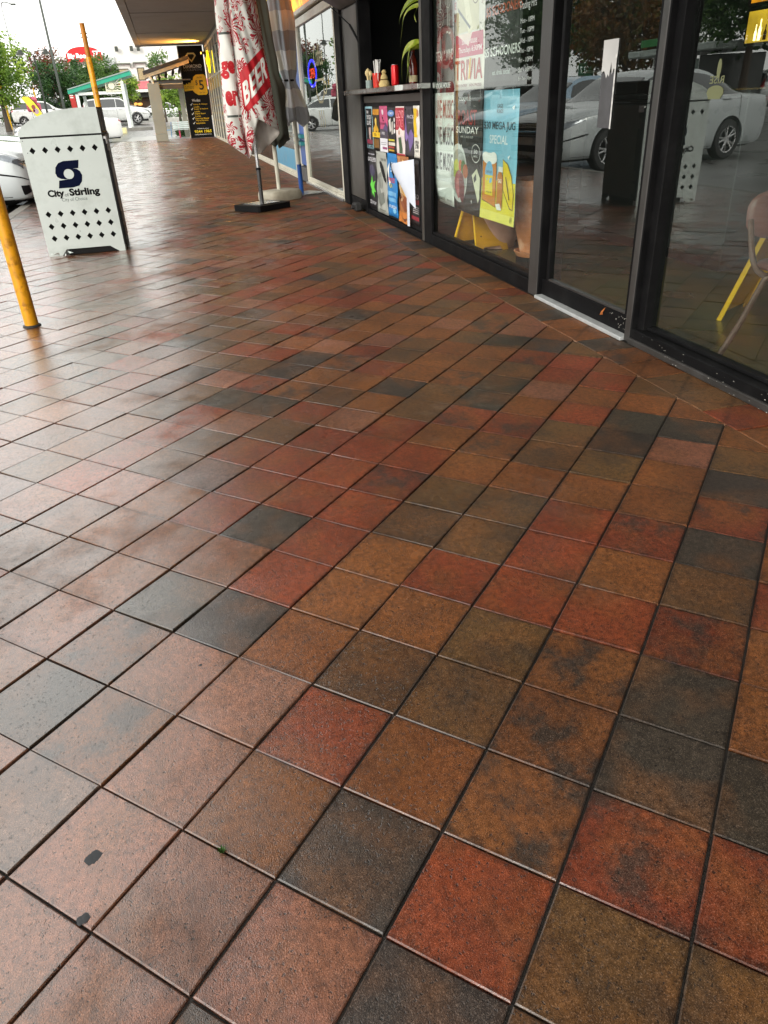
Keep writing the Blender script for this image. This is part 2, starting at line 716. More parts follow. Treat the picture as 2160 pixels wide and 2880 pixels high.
def ground_h(x, y):
    r = max(0, min(20, x - 45)) * .022
    return ROAD_Z + (r * (1 + max(-4, min(14, y - 4.5)) * .085) if r > 0 else 0) + (.13 if x > 52 else .13 * max(0, (x - 45) / 7))


xs = [-600, -200, -80, -40, -20, 0, 15, 30, 40, 45, 48, 52, 56, 60, 65, 70, 90, 130, 250, 700]
ys = [-500, -150, -60, -30, -15, -6, 0, 2, 4.12, 6, 8, 12, 16, 20, 30, 60, 120, 300, 700]
g = MB()
vs_ = [(x, y, ground_h(x, y)) for x in xs for y in ys]
g.add(vs_, [(i * len(ys) + j, (i + 1) * len(ys) + j, (i + 1) * len(ys) + j + 1, i * len(ys) + j + 1)
            for i in range(len(xs) - 1) for j in range(len(ys) - 1)])
struct(g.build('car_park', M_ASPH, recalc=False))
pav = struct(MB().box(-30, 37.4, -.02, KERB_Y, -.4, -.0075).build('pavement', M_SAND))
kerbp = struct(MB().box(-30, 37.4, KERB_Y + .001, KERB_Y + .15, -.4, -.004, .012).build('kerb', M_KERB))

# ---- pavers: a square grid laid at 44 degrees to the shopfront
PAL = {'r': ((.190, .040, .014), .2), 'o': ((.178, .061, .017), .25), 'p': ((.205, .082, .045), .2), 'g': ((.044, .034, .025), .25),
       'b': ((.108, .053, .020), .5), 'm': ((.160, .057, .018), 1.0), 'k': ((.150, .034, .014), .9), 'q': ((.130, .072, .052), .4)}
KNOWN = {}
for tok in ("1,1g 0,0p 1,0o 2,0r 0,1p 0,2g 1,2r 2,-1p 3,-1o 2,1o 2,2m 3,1b 3,2m 4,2m 3,3g 4,3g 2,3k 3,4g 2,4k 1,3b 1,4b 5,3k 5,2r 5,1r 4,1b 4,0o "
            "6,2o 6,1r 6,0b 7,-1b 5,0r 7,1r 7,2k 8,2o 9,3g 8,3k 7,3g 6,3b 3,0b 4,-1o 5,-2r 5,-3g 5,-4r 4,-2r 3,-2g 3,-3g 4,-3p 3,-4p 2,-3m 2,-2p "
            "1,-3g 1,-2m 1,-1p 0,-2q 0,-1p -1,-1p -1,0p 2,-4p 1,-4p 12,-7g 11,-7g 9,-6g 10,-3b 11,-2g 15,-3g 15,-2g 12,-2g 6,-5q 6,-6q 6,-3r 7,-3r "
            "8,-2r 9,-3r 7,0b 8,-4r 7,-4r 6,-4r 6,-1b 9,-2o 9,1b 10,1g 11,2g 8,0o 9,2o 12,0o 11,1g 5,-1o 6,-2r 0,-3p 2,-5q 3,-5q 3,-6q").split():
    a, b = tok[:-1].split(',')
    KNOWN[(int(a), int(b))] = tok[-1]
trng = random.Random(5)


def tile_tint(u, d, y):
    k = KNOWN.get((u, d))
    if k is None:
        k = trng.choice('rrrrooooopbbbmkg' if y < 2.2 else 'rrroopppqqbbm')
    c, a = PAL[k]
    j = trng.uniform(.86, 1.14)
    return (c[0] * j, c[1] * j * trng.uniform(.95, 1.05), c[2] * j * trng.uniform(.92, 1.08), a)


def clip(poly, axis, lim, keep_less):
    out = []
    for i in range(len(poly)):
        p, q = poly[i], poly[(i + 1) % len(poly)]
        ip = (p[axis] <= lim) == keep_less
        iq = (q[axis] <= lim) == keep_less
        if ip:
            out.append(p)
        if ip != iq:
            t_ = (lim - p[axis]) / (q[axis] - p[axis])
            out.append(Vector((p[0] + (q[0] - p[0]) * t_, p[1] + (q[1] - p[1]) * t_)))
    return out


def area(p):
    return abs(sum(p[i][0] * p[(i + 1) % len(p)][1] - p[(i + 1) % len(p)][0] * p[i][1] for i in range(len(p)))) / 2


def tile_geo(poly, ch=.0022, dep=.03):
    """top, chamfer and sides of one paver"""
    n = len(poly)
    c = sum(poly, Vector((0, 0))) / n
    top = []
    for i in range(n):
        p, a, b = poly[i], poly[i - 1], poly[(i + 1) % n]
        e1 = (p - a).normalized()
        e2 = (b - p).normalized()
        bis = (e2 - e1)
        if bis.length < 1e-6:
            bis = (c - p)
        bis.normalize()
        sn = max(.35, abs(e1.x * bis.y - e1.y * bis.x))
        if bis.dot(c - p) < 0:
            bis = -bis
        top.append(p + bis * ch / sn)
    vs = [(p.x, p.y, 0) for p in top] + [(p.x, p.y, -ch * .8) for p in poly] + [(p.x, p.y, -dep) for p in poly]
    fs = [tuple(range(n))]
    for L in (0, 1):
        fs += [(L * n + i, (L + 1) * n + i, (L + 1) * n + (i + 1) % n, L * n + (i + 1) % n) for i in range(n)]
    return vs, fs


def img(x, y, z=0):
    d = Vector((x, y, z)) - CAMLOC
    c = Vector(R2).dot(d)
    if c < .1:
        return None
    return (1080 + 2041.3 * Vector(R0).dot(d) / c, 1440 + 2041.3 * Vector(R1).dot(d) / c, c)


B0, B1 = 0.212, KERB_Y - .205
MB().box(-2.0, 37.3, B0 - .0028, B0 + .0006, -.03, -.0022).build('mortar_line', mat('pale sandy mortar', '#8a6a52', .8, var=.3, vs=30), pav)
cells = []
for u in range(-12, 200):
    for d in range(-200, 130):
        p = GO + GU * u + GD * d
        if p.x < -2.2 or p.x > 37.6 or p.y < -.3 or p.y > 4.4:
            continue
        gu, gd = .0016 / .2, .0026 / .2
        q = [p + GU * a + GD * b for a, b in ((gu, gd), (gu, 1 - gd), (1 - gu, 1 - gd), (1 - gu, gd))]
        if max(v.y for v in q) < B0 or min(v.y for v in q) > B1 or min(v.x for v in q) > 37.3 or max(v.x for v in q) < -1.6:
            continue
        full = min(v.y for v in q) > B0 + .001 and max(v.y for v in q) < B1 - .001 and max(v.x for v in q) < 37.3
        if not full:
            q = clip(q, 1, B0 + .0012, False)
            q = clip(q, 1, B1 - .0012, True) if len(q) > 2 else q
            q = clip(q, 0, 37.3, True) if len(q) > 2 else q
            if len(q) < 3 or area(q) < .0004:
                continue
        cen = sum(q, Vector((0, 0))) / len(q)
        cells.append((cen, q, full, tile_tint(u, d, cen.y)))
for k in range(-8, 187):       # one straight course along the shopfront and one along the kerb
    for y0, y1, tone in ((.006, B0 - .0032, 'bboromog'), (B1 + .0012, KERB_Y - .004, 'qqpgg')):
        q = [Vector((k * .2 + .0042, y0)), Vector((k * .2 + .1958, y0)), Vector((k * .2 + .1958, y1)), Vector((k * .2 + .0042, y1))]
        c, a = PAL[trng.choice(tone)]
        j = trng.uniform(.75, 1.35)
        cells.append((sum(q, Vector((0, 0))) / 4, q, False, (c[0] * j, c[1] * j, c[2] * j, a)))


def rank(c):
    im = img(c[0].x, c[0].y)
    if im is None or not (-150 < im[0] < 2310 and 0 < im[1] < 3050):
        return 1e9
    return im[2]


cells.sort(key=rank)
tv, tf = tile_geo([GU * a + GD * b for a, b in ((-.5 + gu, -.5 + gd), (-.5 + gu, .5 - gd), (.5 - gu, .5 - gd), (.5 - gu, -.5 + gd))])
tile_me = bpy.data.meshes.new('paver')
tile_me.from_pydata(tv, [], tf)
tile_me.materials.append(M_TILE)
bulk_v, bulk_f, bulk_c = [], [], []
for i, (cen, q, full, tint) in enumerate(cells):
    jz, tx, ty = trng.uniform(-.0016, .0010), trng.gauss(0, .0065), trng.gauss(0, .0065)
    if i < 300:
        if full:
            me = tile_me
        else:
            v, f = tile_geo([p - cen for p in q])
            me = bpy.data.meshes.new('paver')
            me.from_pydata(v, [], f)
            me.materials.append(M_TILE)
        o = bpy.data.objects.new('paver', me)
        COL.objects.link(o)
        o.parent = pav
        o.location = (cen.x, cen.y, jz)
        o.rotation_euler = (tx, ty, trng.gauss(0, .0035) if full else 0)
        if full:
            o.location.x += trng.gauss(0, .0006)
            o.location.y += trng.gauss(0, .0006)
        o.color = tint
    else:
        v, f = tile_geo([p - cen for p in q])
        n0 = len(bulk_v)
        bulk_v += [(x + cen.x, y + cen.y, z + jz + y * tx - x * ty) for x, y, z in v]
        for ff in f:
            bulk_f.append(tuple(n0 + t_ for t_ in ff))
            bulk_c += list(tint) * len(ff)
me = bpy.data.meshes.new('pavers')
me.from_pydata(bulk_v, [], bulk_f)
at = me.color_attributes.new('tint', 'FLOAT_COLOR', 'CORNER')
at.data.foreach_set('color', bulk_c)
me.materials.append(M_TILES)
o = bpy.data.objects.new('pavers', me)
COL.objects.link(o)
o.parent = pav
o['kind'] = 'stuff'

# ================================================================== shopfront with black frames (right)
SH = thing('restaurant_building', 'restaurant shopfront with black metal frames, large glass panes and a serving hatch', 'shop', (0, 0, 0))


def fbox(name, m, x0, x1, y0, y1, z0, z1, c=.003, parent=SH):
    return box(name, m, parent, x0, x1, y0, y1, z0, z1, c)


HEAD = 2.35
# posts (front face at the building line)
fbox('window_post', M_BLACK, 6.13, 6.378, -.026, 0, 0, HEAD + .1, .004)
for nm, x0, x1 in (('door_post', 4.085, 4.225), ('door_post', 3.06, 3.112), ('window_post', .35, .42), ('window_post', -2.4, -2.33),
                   ('hatch_post', 8.40, 8.47), ('end_post', 9.3, 9.59)):
    fbox(nm, M_BLACK, x0, x1, -.13, 0, 0.0, HEAD + .1, .004)
for x0, x1 in ((4.095, 4.215), (3.064, 3.108)):                # front faces of the door posts, painted greyer as they catch the light
    fbox('post_face', M_BLACKR, x0, x1, -.01, .004, .004, HEAD, .003)
fbox('post_face', M_GREYP, 6.32, 6.375, -.01, .006, .004, HEAD, .003)
fbox('post_trim', M_BLACK, 3.005, 3.0595, -.10, -.03, .07, HEAD, .003)
fbox('post_trim', M_BLACK, 4.03, 4.0845, -.12, -.055, .1, HEAD, .003)
# sills and heads
for x0, x1 in ((.42, 3.06), (-2.33, .35)):
    fbox('sill', M_BLACK, x0, x1, -.13, -.001, 0, .072, .004)
    fbox('sill_lip', M_BLACKR, x0, x1, -.03, .012, .0, .03, .004)
    fbox('pane', G_SHOP, x0 - .003, x1 - .003, -.076, -.07, .068, HEAD, 0)
    fbox('glazing_bead', M_BLACK, x0 + .001, x1 - .001, -.095, -.05, .0725, .088, .003)
fbox('sill', M_BLACK, 4.225, 6.129, -.13, -.001, 0, .084, .004)
fbox('glazing_bead', M_BLACK, 4.226, 6.129, -.06, -.012, .0845, .104, .003)
fbox('pane', G_POST, 4.222, 6.376, -.036, -.030, .08, HEAD, 0)
fbox('glazing_bead', M_BLACK, 4.2255, 4.25, -.06, -.012, .104, HEAD, .003)
fbox('header', M_BLACK, -6, 9.59, -.14, .006, HEAD, HEAD + .12, .004)
fbox('bulkhead', M_GREYP, -30, 9.6, -.16, -.004, HEAD + .12, 3.6, 0)
fbox('wall', M_GREYP, -30, -2.4, -.16, -.006, 0, HEAD, 0)
# sliding door
dr = fbox('sliding_door', M_BLACK, 3.113, 4.084, -.062, -.022, .02, .112, .004)
fbox('door_stile', M_BLACK, 3.113, 3.165, -.060, -.0225, .112, HEAD, .003, dr)
fbox('door_stile', M_BLACK, 4.0, 4.029, -.060, -.0225, .112, HEAD, .003, dr)
fbox('door_pane', G_DOOR, 3.16, 4.005, -.045, -.040, .108, HEAD, 0, dr)
fbox('door_bead', M_BLACKR, 3.166, 3.999, -.05, -.0215, .1125, .124, .003, dr)
fbox('door_track', mat('pale aluminium sill', '#b4b8b8', .4, .2, var=.12, vs=20), 3.113, 4.084, -.10, .022, 0, .0195, .003)
# chipped paint and a dead leaf stuck to the door rail
chip = random.Random(3)
cm = MB()
for _ in range(18):
    x = chip.choice((chip.uniform(3.14, 3.3), chip.uniform(3.14, 3.2)))
    z = chip.uniform(.03, .1)
    r_ = chip.uniform(.001, .004)
    cm.add([(x + r_ * chip.uniform(.5, 1.2) * cos(a), -.0206, z + r_ * chip.uniform(.5, 1.6) * sin(a)) for a in (0, 1.2, 2.5, 3.7, 5)], [(0, 1, 2, 3, 4)])
cm.build('paint_chips', mat('chipped bare paint', '#b9b8b0', .6), SH)['kind'] = 'stuff'
cm = MB()
for _ in range(34):
    x = chip.uniform(1.9, 3.0)
    z = chip.uniform(.002, .068)
    r_ = chip.uniform(.0008, .0028)
    cm.add([(x + r_ * chip.uniform(.5, 2.2) * cos(a), .0126 if z < .03 else .0002, z + r_ * chip.uniform(.4, 1.) * sin(a)) for a in (0, 1.2, 2.5, 3.7, 5)], [(0, 1, 2, 3, 4)])
cm.build('paint_chips', MATS['chipped bare paint'], SH)['kind'] = 'stuff'
lf = MB().add([(3.39, -.020, .058), (3.365, -.012, .083), (3.335, -.018, .11), (3.352, -.014, .08), (3.36, -.021, .066)], [(0, 1, 3, 4), (1, 2, 3)])
tag(lf.build('dead_leaf', mat('dry orange leaf', '#b0662c', .7)), 'small curled orange leaf stuck on the door bottom rail', 'leaf')
# half peeled white notice on the door stile
nf = facing_street(3.62, -.036, .915)
nt_ = MB()
prg = random.Random(8)
top = [(0, .36), (.135, .36)]
low = [(.135, .1), (.135, .02)] + [(.135 - .012 * i, .21 + prg.uniform(-.05, .06)) for i in range(1, 11)]
nt_.prism([(0, .23), (0, .36), (.13, .36), (.13, .3)] + [(.13 - .012 * i, .235 + prg.uniform(-.03, .05)) for i in range(1, 10)], nf, .001)
po = nt_.build('torn_notice', mat('grey white torn paper', '#c5c5c2', .7, var=.1))
tag(po, 'torn white paper notice on the sliding door glass', 'notice')
plate('adhesive_patch', [rct(0.001, 0.0, .129, .229)], nf, mat('grey adhesive film', (.07, .07, .075), .5, var=.3, vs=20), po, .0008, -.0005)
plate('tape_edge', [rct(.118, -.003, .128, .3)], nf, mat('white tape', '#d8d8d4', .6, var=.3, vs=30), po, .0008, .0012)

# serving hatch
fbox('hatch_panel', M_DARK, 6.378, 8.40, -.07, -.035, .05, 1.12, .003)
fbox('hatch_kick_rail', M_BLACK, 6.3785, 8.3995, -.09, -.008, 0.0, .05, .004)
fbox('hatch_rail', M_GREYP, 6.3785, 8.3995, -.0345, -.02, 1.06, 1.12, .003)
fbox('side_panel', M_GREYP, 8.47, 9.3, -.09, -.03, .11, HEAD, .003)
fbox('side_panel_kick', M_BLACK, 8.4705, 9.2995, -.09, -.024, 0, .105, .004)
fbox('side_panel_edge', mat('pale beige edge strip', '#8d8065', .5), 8.4705, 8.498, -.028, -.018, .12, 2.2, .002)
sh = fbox('counter_shelf', M_STEEL, 6.1305, 8.80, -.42, .1, 1.142, 1.182, .004)
fbox('shelf_sticker', mat('white sticker', '#cfd6d2', .5), 6.53, 6.77, .1002, .1012, 1.143, 1.181, 0, sh)
fbox('hatch_header', M_BLACK, 6.378, 8.40, -.1, -.01, 2.2, HEAD, .003)
# raised flap and its gas strut
fl = MB()
fl.prism([(0, 0), (.62, .30), (.62, .335), (0, .035)], frame((9.25, -.01, 1.94), (0, 1, 0), (0, 0, 1)), 2.85)
fl.build('hatch_flap', M_GREYP, SH)
st = MB()
st.tube([(9.10, .12, 1.955), (8.70, .01, 1.76)], .006, 8)
st.tube([(8.72, .012, 1.765), (8.43, -.005, 1.60)], .012, 8)
st.build('gas_strut', M_DARK, SH, smooth=True)
# hatch interior
fbox('hatch_back_wall', M_INT, 6.0, 9.0, -1.75, -1.7, 0, 3, 0)
fbox('inner_counter', M_STEEL, 6.4, 7.9, -1.69, -1.4, 1.2, 1.22, .003)
# dining room shell
fbox('room_floor', M_FLOORI, -6, 9.5, -7, -.131, -.2, .002, 0)
fbox('room_ceiling', M_INT, -6, 9.5, -7, -.161, 3.0, 3.1, 0)
fbox('room_back_wall', M_INT, -6, 9.5, -7.1, -7.001, -.2, 3.1, 0)
fbox('room_side_wall', M_INT, 9.5, 9.6, -7.1, -.161, -.2, 3.1, 0)
fbox('room_side_wall', M_INT, -6.1, -6, -7.1, -.161, -.2, 3.6, 0)
fbox('hatch_side_wall', M_INT, 6.44, 6.48, -1.7, -.075, 0, 3, 0)
fbox('roof', M_GREYP, -6.1, 9.6, -7.1, -.16, 3.6, 3.75, 0)
# black rubber stop at the foot of the grey panel
ds = thing('door_stop', 'black rubber door stop on the pavers below the grey panel', 'door stop', (8.66, .06, 0))
MB().box(8.57, 8.75, .012, .1, 0, .085, .018).build('block', M_RUBBER, ds)
MB().tube([(8.6, .1, .05), (8.6, .135, .05)], .02, 10).build('bumper', M_RUBBER, ds)

# ------------------------------------------------------------------ inside: counter, chair, floor signs, pots, lit picture
ct = thing('service_counter', 'dark charcoal counter block standing inside behind the sliding door', 'counter', (5.0, -1.7, 0))
box('body', mat('charcoal laminate', (.022, .026, .026), .35, var=.2), ct, 4.15, 6.05, -2.3, -1.3, .08, 1.0, .004)
box('top', mat('dark stone top', (.04, .042, .042), .15, var=.3, vs=20), ct, 4.1, 6.1, -2.34, -1.26, 1.0, 1.04, .005)
box('plinth', M_DARK, ct, 4.2, 6.0, -2.26, -1.34, .002, .08, .003)
# chair
ch = thing('dining_chair', 'dusty pink vinyl chair with bent brown tube legs behind the window', 'chair', (2.62, -.45, 0))
tb = .0125
foot = [(2.645, -.165, .004), (2.80, -.60, .004), (2.26, -.72, .004), (2.24, -.22, .004)]


def leg(name, pts):
    # rounded polyline
    P = []
    for i in range(len(pts) - 1):
        for k in range(6):
            P.append(crv(pts, i + k / 6))
    P.append(pts[-1])
    MB().tube(P, tb, 10).build(name, M_CHAIRL, ch, smooth=True)


sc0 = Vector((2.53, -.46, .378))
for ft in foot:
    f_ = Vector(ft)
    h_ = f_.lerp(Vector((sc0.x, sc0.y, 0)), .40)
    mid = f_.lerp(Vector((h_.x, h_.y, .30)), .6)
    leg('leg', [ft, tuple(mid), (h_.x, h_.y, .325), tuple(Vector((h_.x, h_.y, .368)).lerp(sc0, .12)), tuple(Vector((h_.x, h_.y, .378)).lerp(sc0, .5)), tuple(sc0.lerp(Vector((h_.x, h_.y, .378)), .1))])
for i in range(4):
    x, y, z = foot[i]
    MB().lathe([(.015, .0), (.016, .012), (.013, .02)], (x, y, .002), 10).build('foot_cap', M_RUBBER, ch, smooth=True)


def cushion(name, c, rx, ry, t, ax, ay, n=10, pw=3.2, bow=.0):
    """rounded pad spanned by two axes"""
    az = ax.cross(ay)
    rings = []
    for k, (s_, h_) in enumerate(((.0, 1), (.6, .98), (.88, .82), (.98, .45), (1, 0), (.98, -.45), (.88, -.82), (.6, -.98), (0, -1))):
        ring = []
        for j in range(32):
            a = 2 * pi * j / 32
            ca, sa = cos(a), sin(a)
            q = (abs(ca) ** pw + abs(sa) ** pw) ** (-1 / pw)
            x_, y_ = ca * q * rx * max(s_, .002), sa * q * ry * max(s_, .002)
            ring.append(c + ax * x_ + ay * y_ + az * (h_ * t + bow * (x_ / rx) ** 2))
        rings.append(ring)
    return MB().loft(rings, True, True).build(name, M_CHAIRS, ch, smooth=True, angle=60)


fw = Vector((-1, .06, 0)).normalized()
sd_ = Vector((0, 0, 1)).cross(fw)
sc_ = Vector((2.52, -.46, .40))
cushion('seat', sc_ + Vector((0, 0, .012)), .19, .19, .02, fw, sd_, bow=.0)
bc_ = Vector((2.745, -.49, .59))
cushion('backrest', bc_, .185, .10, .014, sd_, (Vector((0, 0, 1)) - fw * .12).normalized(), bow=-.03)
for s_ in (-1, 1):
    o_ = sd_ * .168 * s_
    p0 = sc_ - Vector((0, 0, .02)) + o_ * .85
    p1 = sc_ - fw * .10 - Vector((0, 0, .025)) + o_ * .95
    p2 = sc_ - fw * .165 + Vector((0, 0, .03)) + o_
    p3 = bc_ - fw * .02 + Vector((0, 0, -.02)) + o_
    leg('back_post', [tuple(p0), tuple(p1), tuple(p2), tuple(p3)])


def floor_sign(label, base, rz, h=.62, wd=.29):
    s = thing('floor_sign', label, 'floor sign', base, rz, 'yellow folding floor signs')
    for sg in (-1, 1):
        bot, tp = Vector((0, sg * .20, .0)), Vector((0, sg * .015, h))
        up = (tp - bot).normalized()
        fr = frame(bot, (1 * -sg, 0, 0), up)
        L = (tp - bot).length
        outl = [(-wd / 2, 0), (-wd / 2 + .05, .0), (-wd / 2 + .07, .035), (wd / 2 - .07, .035), (wd / 2 - .05, 0), (wd / 2, 0), (wd * .34, L - .04), (wd * .28, L), (-wd * .28, L), (-wd * .34, L - .04)]
        hole = [ell(0, L - .05, .035, .014)]
        I = TM[s.name]
        fr2 = lambda a, b, c=0., fr=fr: I @ fr(a, b, c)
        pn = plate('panel', [outl] + hole, fr2, mat('translucent amber plastic', '#d99a08', .4, var=.1, vs=7), s, .004)
        for e in (-1, 1):
            rb = MB()
            rb.prism([(e * wd / 2 * 1.0, 0), (e * (wd / 2 - .012), 0), (e * (wd * .34 - .012), L - .04), (e * wd * .34, L - .04)][::e], fr2, .022)
            rb.build('rim', M_YELP, pn)
        for e in (-1, 1):
            MB().prism(ell(e * wd * .3, .12, .006, .006, 8), lambda a, b, c=0.: fr2(a, b, c + .0045), .002).build('rivet', M_DARK, pn)
    MB().tube([I @ Vector((-.07, 0, h + .0)), I @ Vector((.07, 0, h + .0))], .016, 10).build('hinge', M_YELP, s, smooth=True)
    return s


floor_sign('yellow folding wet floor sign behind the pink chair', (3.155, -.88, .003), radians(-60.6), .62, .38)
floor_sign('yellow folding floor sign under the posters beside a large pot', (5.80, -.30, .003), radians(100), .5)


def pot(label, base, prof, m, saucer=0):
    p = thing('plant_pot', label, 'plant pot', base, 0, 'terracotta pots in the window')
    MB().lathe([(.0, .012), (prof[0][0] * .9, .0)] + prof + [(prof[-1][0] - .03, prof[-1][1]), (prof[-1][0] - .04, prof[-1][1] - .06), (0.001, prof[-1][1] - .06)],
               base, 36).build('pot', m, p, smooth=True, angle=40)
    MB().lathe([(.001, prof[-1][1] - .05), (prof[-1][0] - .045, prof[-1][1] - .052)], base, 24, caps=False).build('soil', mat('potting soil', (.03, .022, .016), .9, bump=.4), p)
    if saucer:
        MB().lathe([(.001, -.004), (saucer * .85, -.004), (saucer, .03), (saucer - .012, .032), (saucer * .8, .006)], base, 30).build('saucer', m, p, smooth=True)
    return p


pot('wide pale pink terracotta pot inside the window beside yellow floor sign', (5.80, -.44, .006), [(.15, .0), (.165, .06), (.19, .2), (.215, .34), (.23, .36), (.235, .41), (.225, .43)], M_TERRA)
pot('tall orange terracotta pot on a saucer by the door post', (4.90, -.36, .09), [(.10, .0), (.12, .08), (.155, .24), (.175, .4), (.19, .42), (.195, .47), (.188, .49)], M_TERRA2, .15)
box('plant_stand', M_DARK, None, 4.80, 5.0, -.46, -.26, .004, .084, .006)
tag(bpy.data.objects['plant_stand'], 'low black stand beneath the tall orange pot', 'stand')

# lit picture boxes deep in the room
for lab, z0, z1 in (('glowing yellow picture of bottles on the back wall of the room', 1.37, 1.60), ('glowing orange picture above the yellow bottle picture', 1.66, 1.95)):
    lp = thing('lit_picture', lab, 'lit picture', (6.2, -3.0, z0))
    box('frame', M_DARK, lp, 5.6, 6.49, -3.05, -3.002, z0 - .02, z1 + .02, .004)
    up = z0 > 1.6
    box('screen', mat('amber light picture' + str(up), '#d98a1a' if up else '#c9a02a', .5, var=.75, vs=3.2 if up else 2.2, emit=.6), lp, 5.62, 6.47, -3.0015, -2.998, z0, z1, 0)
    if not up:
        fr = facing_street(6.47, -2.9975, z0)
        for a, h_, w_ in ((.12, .13, .03), (.17, .165, .035), (.24, .12, .04), (.31, .17, .034), (.38, .13, .04)):
            plate('bottle_print', [[(a - w_ / 2, .012), (a + w_ / 2, .012), (a + w_ / 2, h_ * .55), (a + w_ * .16, h_ * .72), (a + w_ * .16, h_), (a - w_ * .16, h_), (a - w_ * .16, h_ * .72), (a - w_ / 2, h_ * .55)]], fr,
                  mat('bright cream print' if a not in (.24, .38) else 'brown bottle print', '#fff0a8' if a not in (.24, .38) else '#4a2a08', .5, emit=1.6 if a not in (.24, .38) else .2), lp, .001, .001)
dec = facing_street(2.80, -.0692, 1.0755)
de = text('RISE', dec, 0, .015, .085, .026, mat('cream vinyl', '#6a6e4c', .5), SH, .0004, .01, mirror=True)
de.name = 'window_lettering'
plate('window_decal', [ell(0, -.022, .048, .018)[:15] + [(-.05, -.03), (-.035, -.05), (.035, -.05), (.05, -.03)]], dec, MATS['cream vinyl'], SH, .0006, .0006)
plate('window_decal', [ell(.004, .052, .012, .032, 14)], dec, MATS['cream vinyl'], SH, .0006, .0006)

# ------------------------------------------------------------------ posters
prn = random.Random(21)


PY = None


def poster(label, x0, x1, z0, z1, Y, bgc, items, curl=0., wave=.0012, group='posters', name='poster'):
    if Y == PY:
        x0, x1, z0, z1 = x0 * PK, x1 * PK, 1.0775 + (z0 - 1.0775) * PK, 1.0775 + (z1 - 1.0775) * PK
    W, H = x0 - x1, z1 - z0
    ph = prn.uniform(0, 6)
    ph2 = prn.uniform(0, 6)

    def disp(a, b):
        s_, t_ = a / W, b / H
        d = wave * (sin(5.2 * t_ + ph) + .7 * sin(7 * s_ + 3 * t_ + ph2)) + wave * .8 * sin(17 * t_ + 9 * s_ + ph)
        if curl and t_ < .3:
            d += curl * (1 - t_ / .3) ** 2 * (1.2 - s_)
        return d

    def fn(a, b, c):
        return (x0 - a, Y + disp(a, b) + c, z0 + b)
    nx, nz = 10, 16
    vs = [(W * i / nx, H * j / nz, 0) for i in range(nx + 1) for j in range(nz + 1)]
    fs = [(i * (nz + 1) + j, (i + 1) * (nz + 1) + j, (i + 1) * (nz + 1) + j + 1, i * (nz + 1) + j + 1) for i in range(nx) for j in range(nz)]
    base = mapped(vs, fs, fn, 0, name, bgc, None, True)
    sm = base.modifiers.new('thickness', 'SOLIDIFY')
    sm.thickness = .0004
    sm.offset = -1
    tag(base, label, 'poster', group)
    off = .0009
    for it in items:
        off += .0003
        k = it[0]
        col = it[-1]
        f2 = lambda a, b, c, off=off: fn(a, b, off)
        if k == 'r':
            s0, t0, s1, t1 = it[1:5]
            n1, n2 = max(1, int((s1 - s0) * 10)), max(1, int((t1 - t0) * 16))
            v = [(W * (s0 + (s1 - s0) * i / n1), H * (t0 + (t1 - t0) * j / n2), 0) for i in range(n1 + 1) for j in range(n2 + 1)]
            f = [(i * (n2 + 1) + j, (i + 1) * (n2 + 1) + j, (i + 1) * (n2 + 1) + j + 1, i * (n2 + 1) + j + 1) for i in range(n1) for j in range(n2)]
            mapped(v, f, f2, 0, 'printed_block', col, base)
        elif k == 'p':
            p = [(W * a, H * b) for a, b in it[1]]
            v, f = fill_mesh([p])
            mapped(v, f, f2, .05, 'printed_shape', col, base)
        elif k == 'e':
            cx, cy, rx, ry = it[1:5]
            v, f = fill_mesh([ell(W * cx, H * cy, W * rx, H * ry)])
            mapped(v, f, f2, .05, 'printed_shape', col, base)
        elif k == 'o':
            cx, cy, rx, ry, th = it[1:6]
            v, f = fill_mesh([ell(W * cx, H * cy, W * rx, H * ry), ell(W * cx, H * cy, W * rx - th, H * ry - th)])
            mapped(v, f, f2, .05, 'printed_ring', col, base)
        elif k == 't':
            body, cx, cy, wd, ht = it[1:6]
            rot = it[6] if len(it) > 7 else 0
            vs2, fs2 = text_mesh(body, .012)
            c_, s__ = cos(rot), sin(rot)
            v = [(W * cx + x * wd * W * c_ - y * ht * H * s__, H * cy + x * wd * W * s__ + y * ht * H * c_, 0) for x, y in vs2]
            mapped(v, fs2, f2, .05, 'lettering', col, base)
    return base


PY = -.050
PK = (1.998 + .050) / (1.998 + .090)      # the sheets hang close behind the pane
W1 = '#dfe6e0'
poster('dark steak and wine poster with white sketches at the far top of the window', 6.315, 5.842, 1.112, 1.90, PY, '#2a2422', [
    ('r', 0, 0, .2, 1, '#16241d'), ('e', .62, .36, .42, .17, '#7c1f1c'), ('e', .62, .36, .3, .115, '#2a2422'), ('r', .45, .24, .62, .48, '#7c1f1c'),
    ('t', 'STEAK & WINE', .56, .30, .8, .085, '#e9e6e0'), ('t', 'SOCIAL HOUSE', .5, .055, .72, .045, '#f1f1ee'),
    ('o', .38, .60, .16, .075, .004, '#d8d4cc'), ('o', .38, .60, .1, .05, .003, '#d8d4cc'), ('r', .36, .68, .39, .9, '#d8d4cc'), ('o', .74, .75, .15, .09, .004, '#d8d4cc'),
    ('r', .70, .52, .72, .72, '#d8d4cc'), ('r', .78, .50, .80, .72, '#d8d4cc'), ('r', .68, .47, .76, .485, '#d8d4cc'), ('r', .78, .46, .86, .475, '#d8d4cc')])
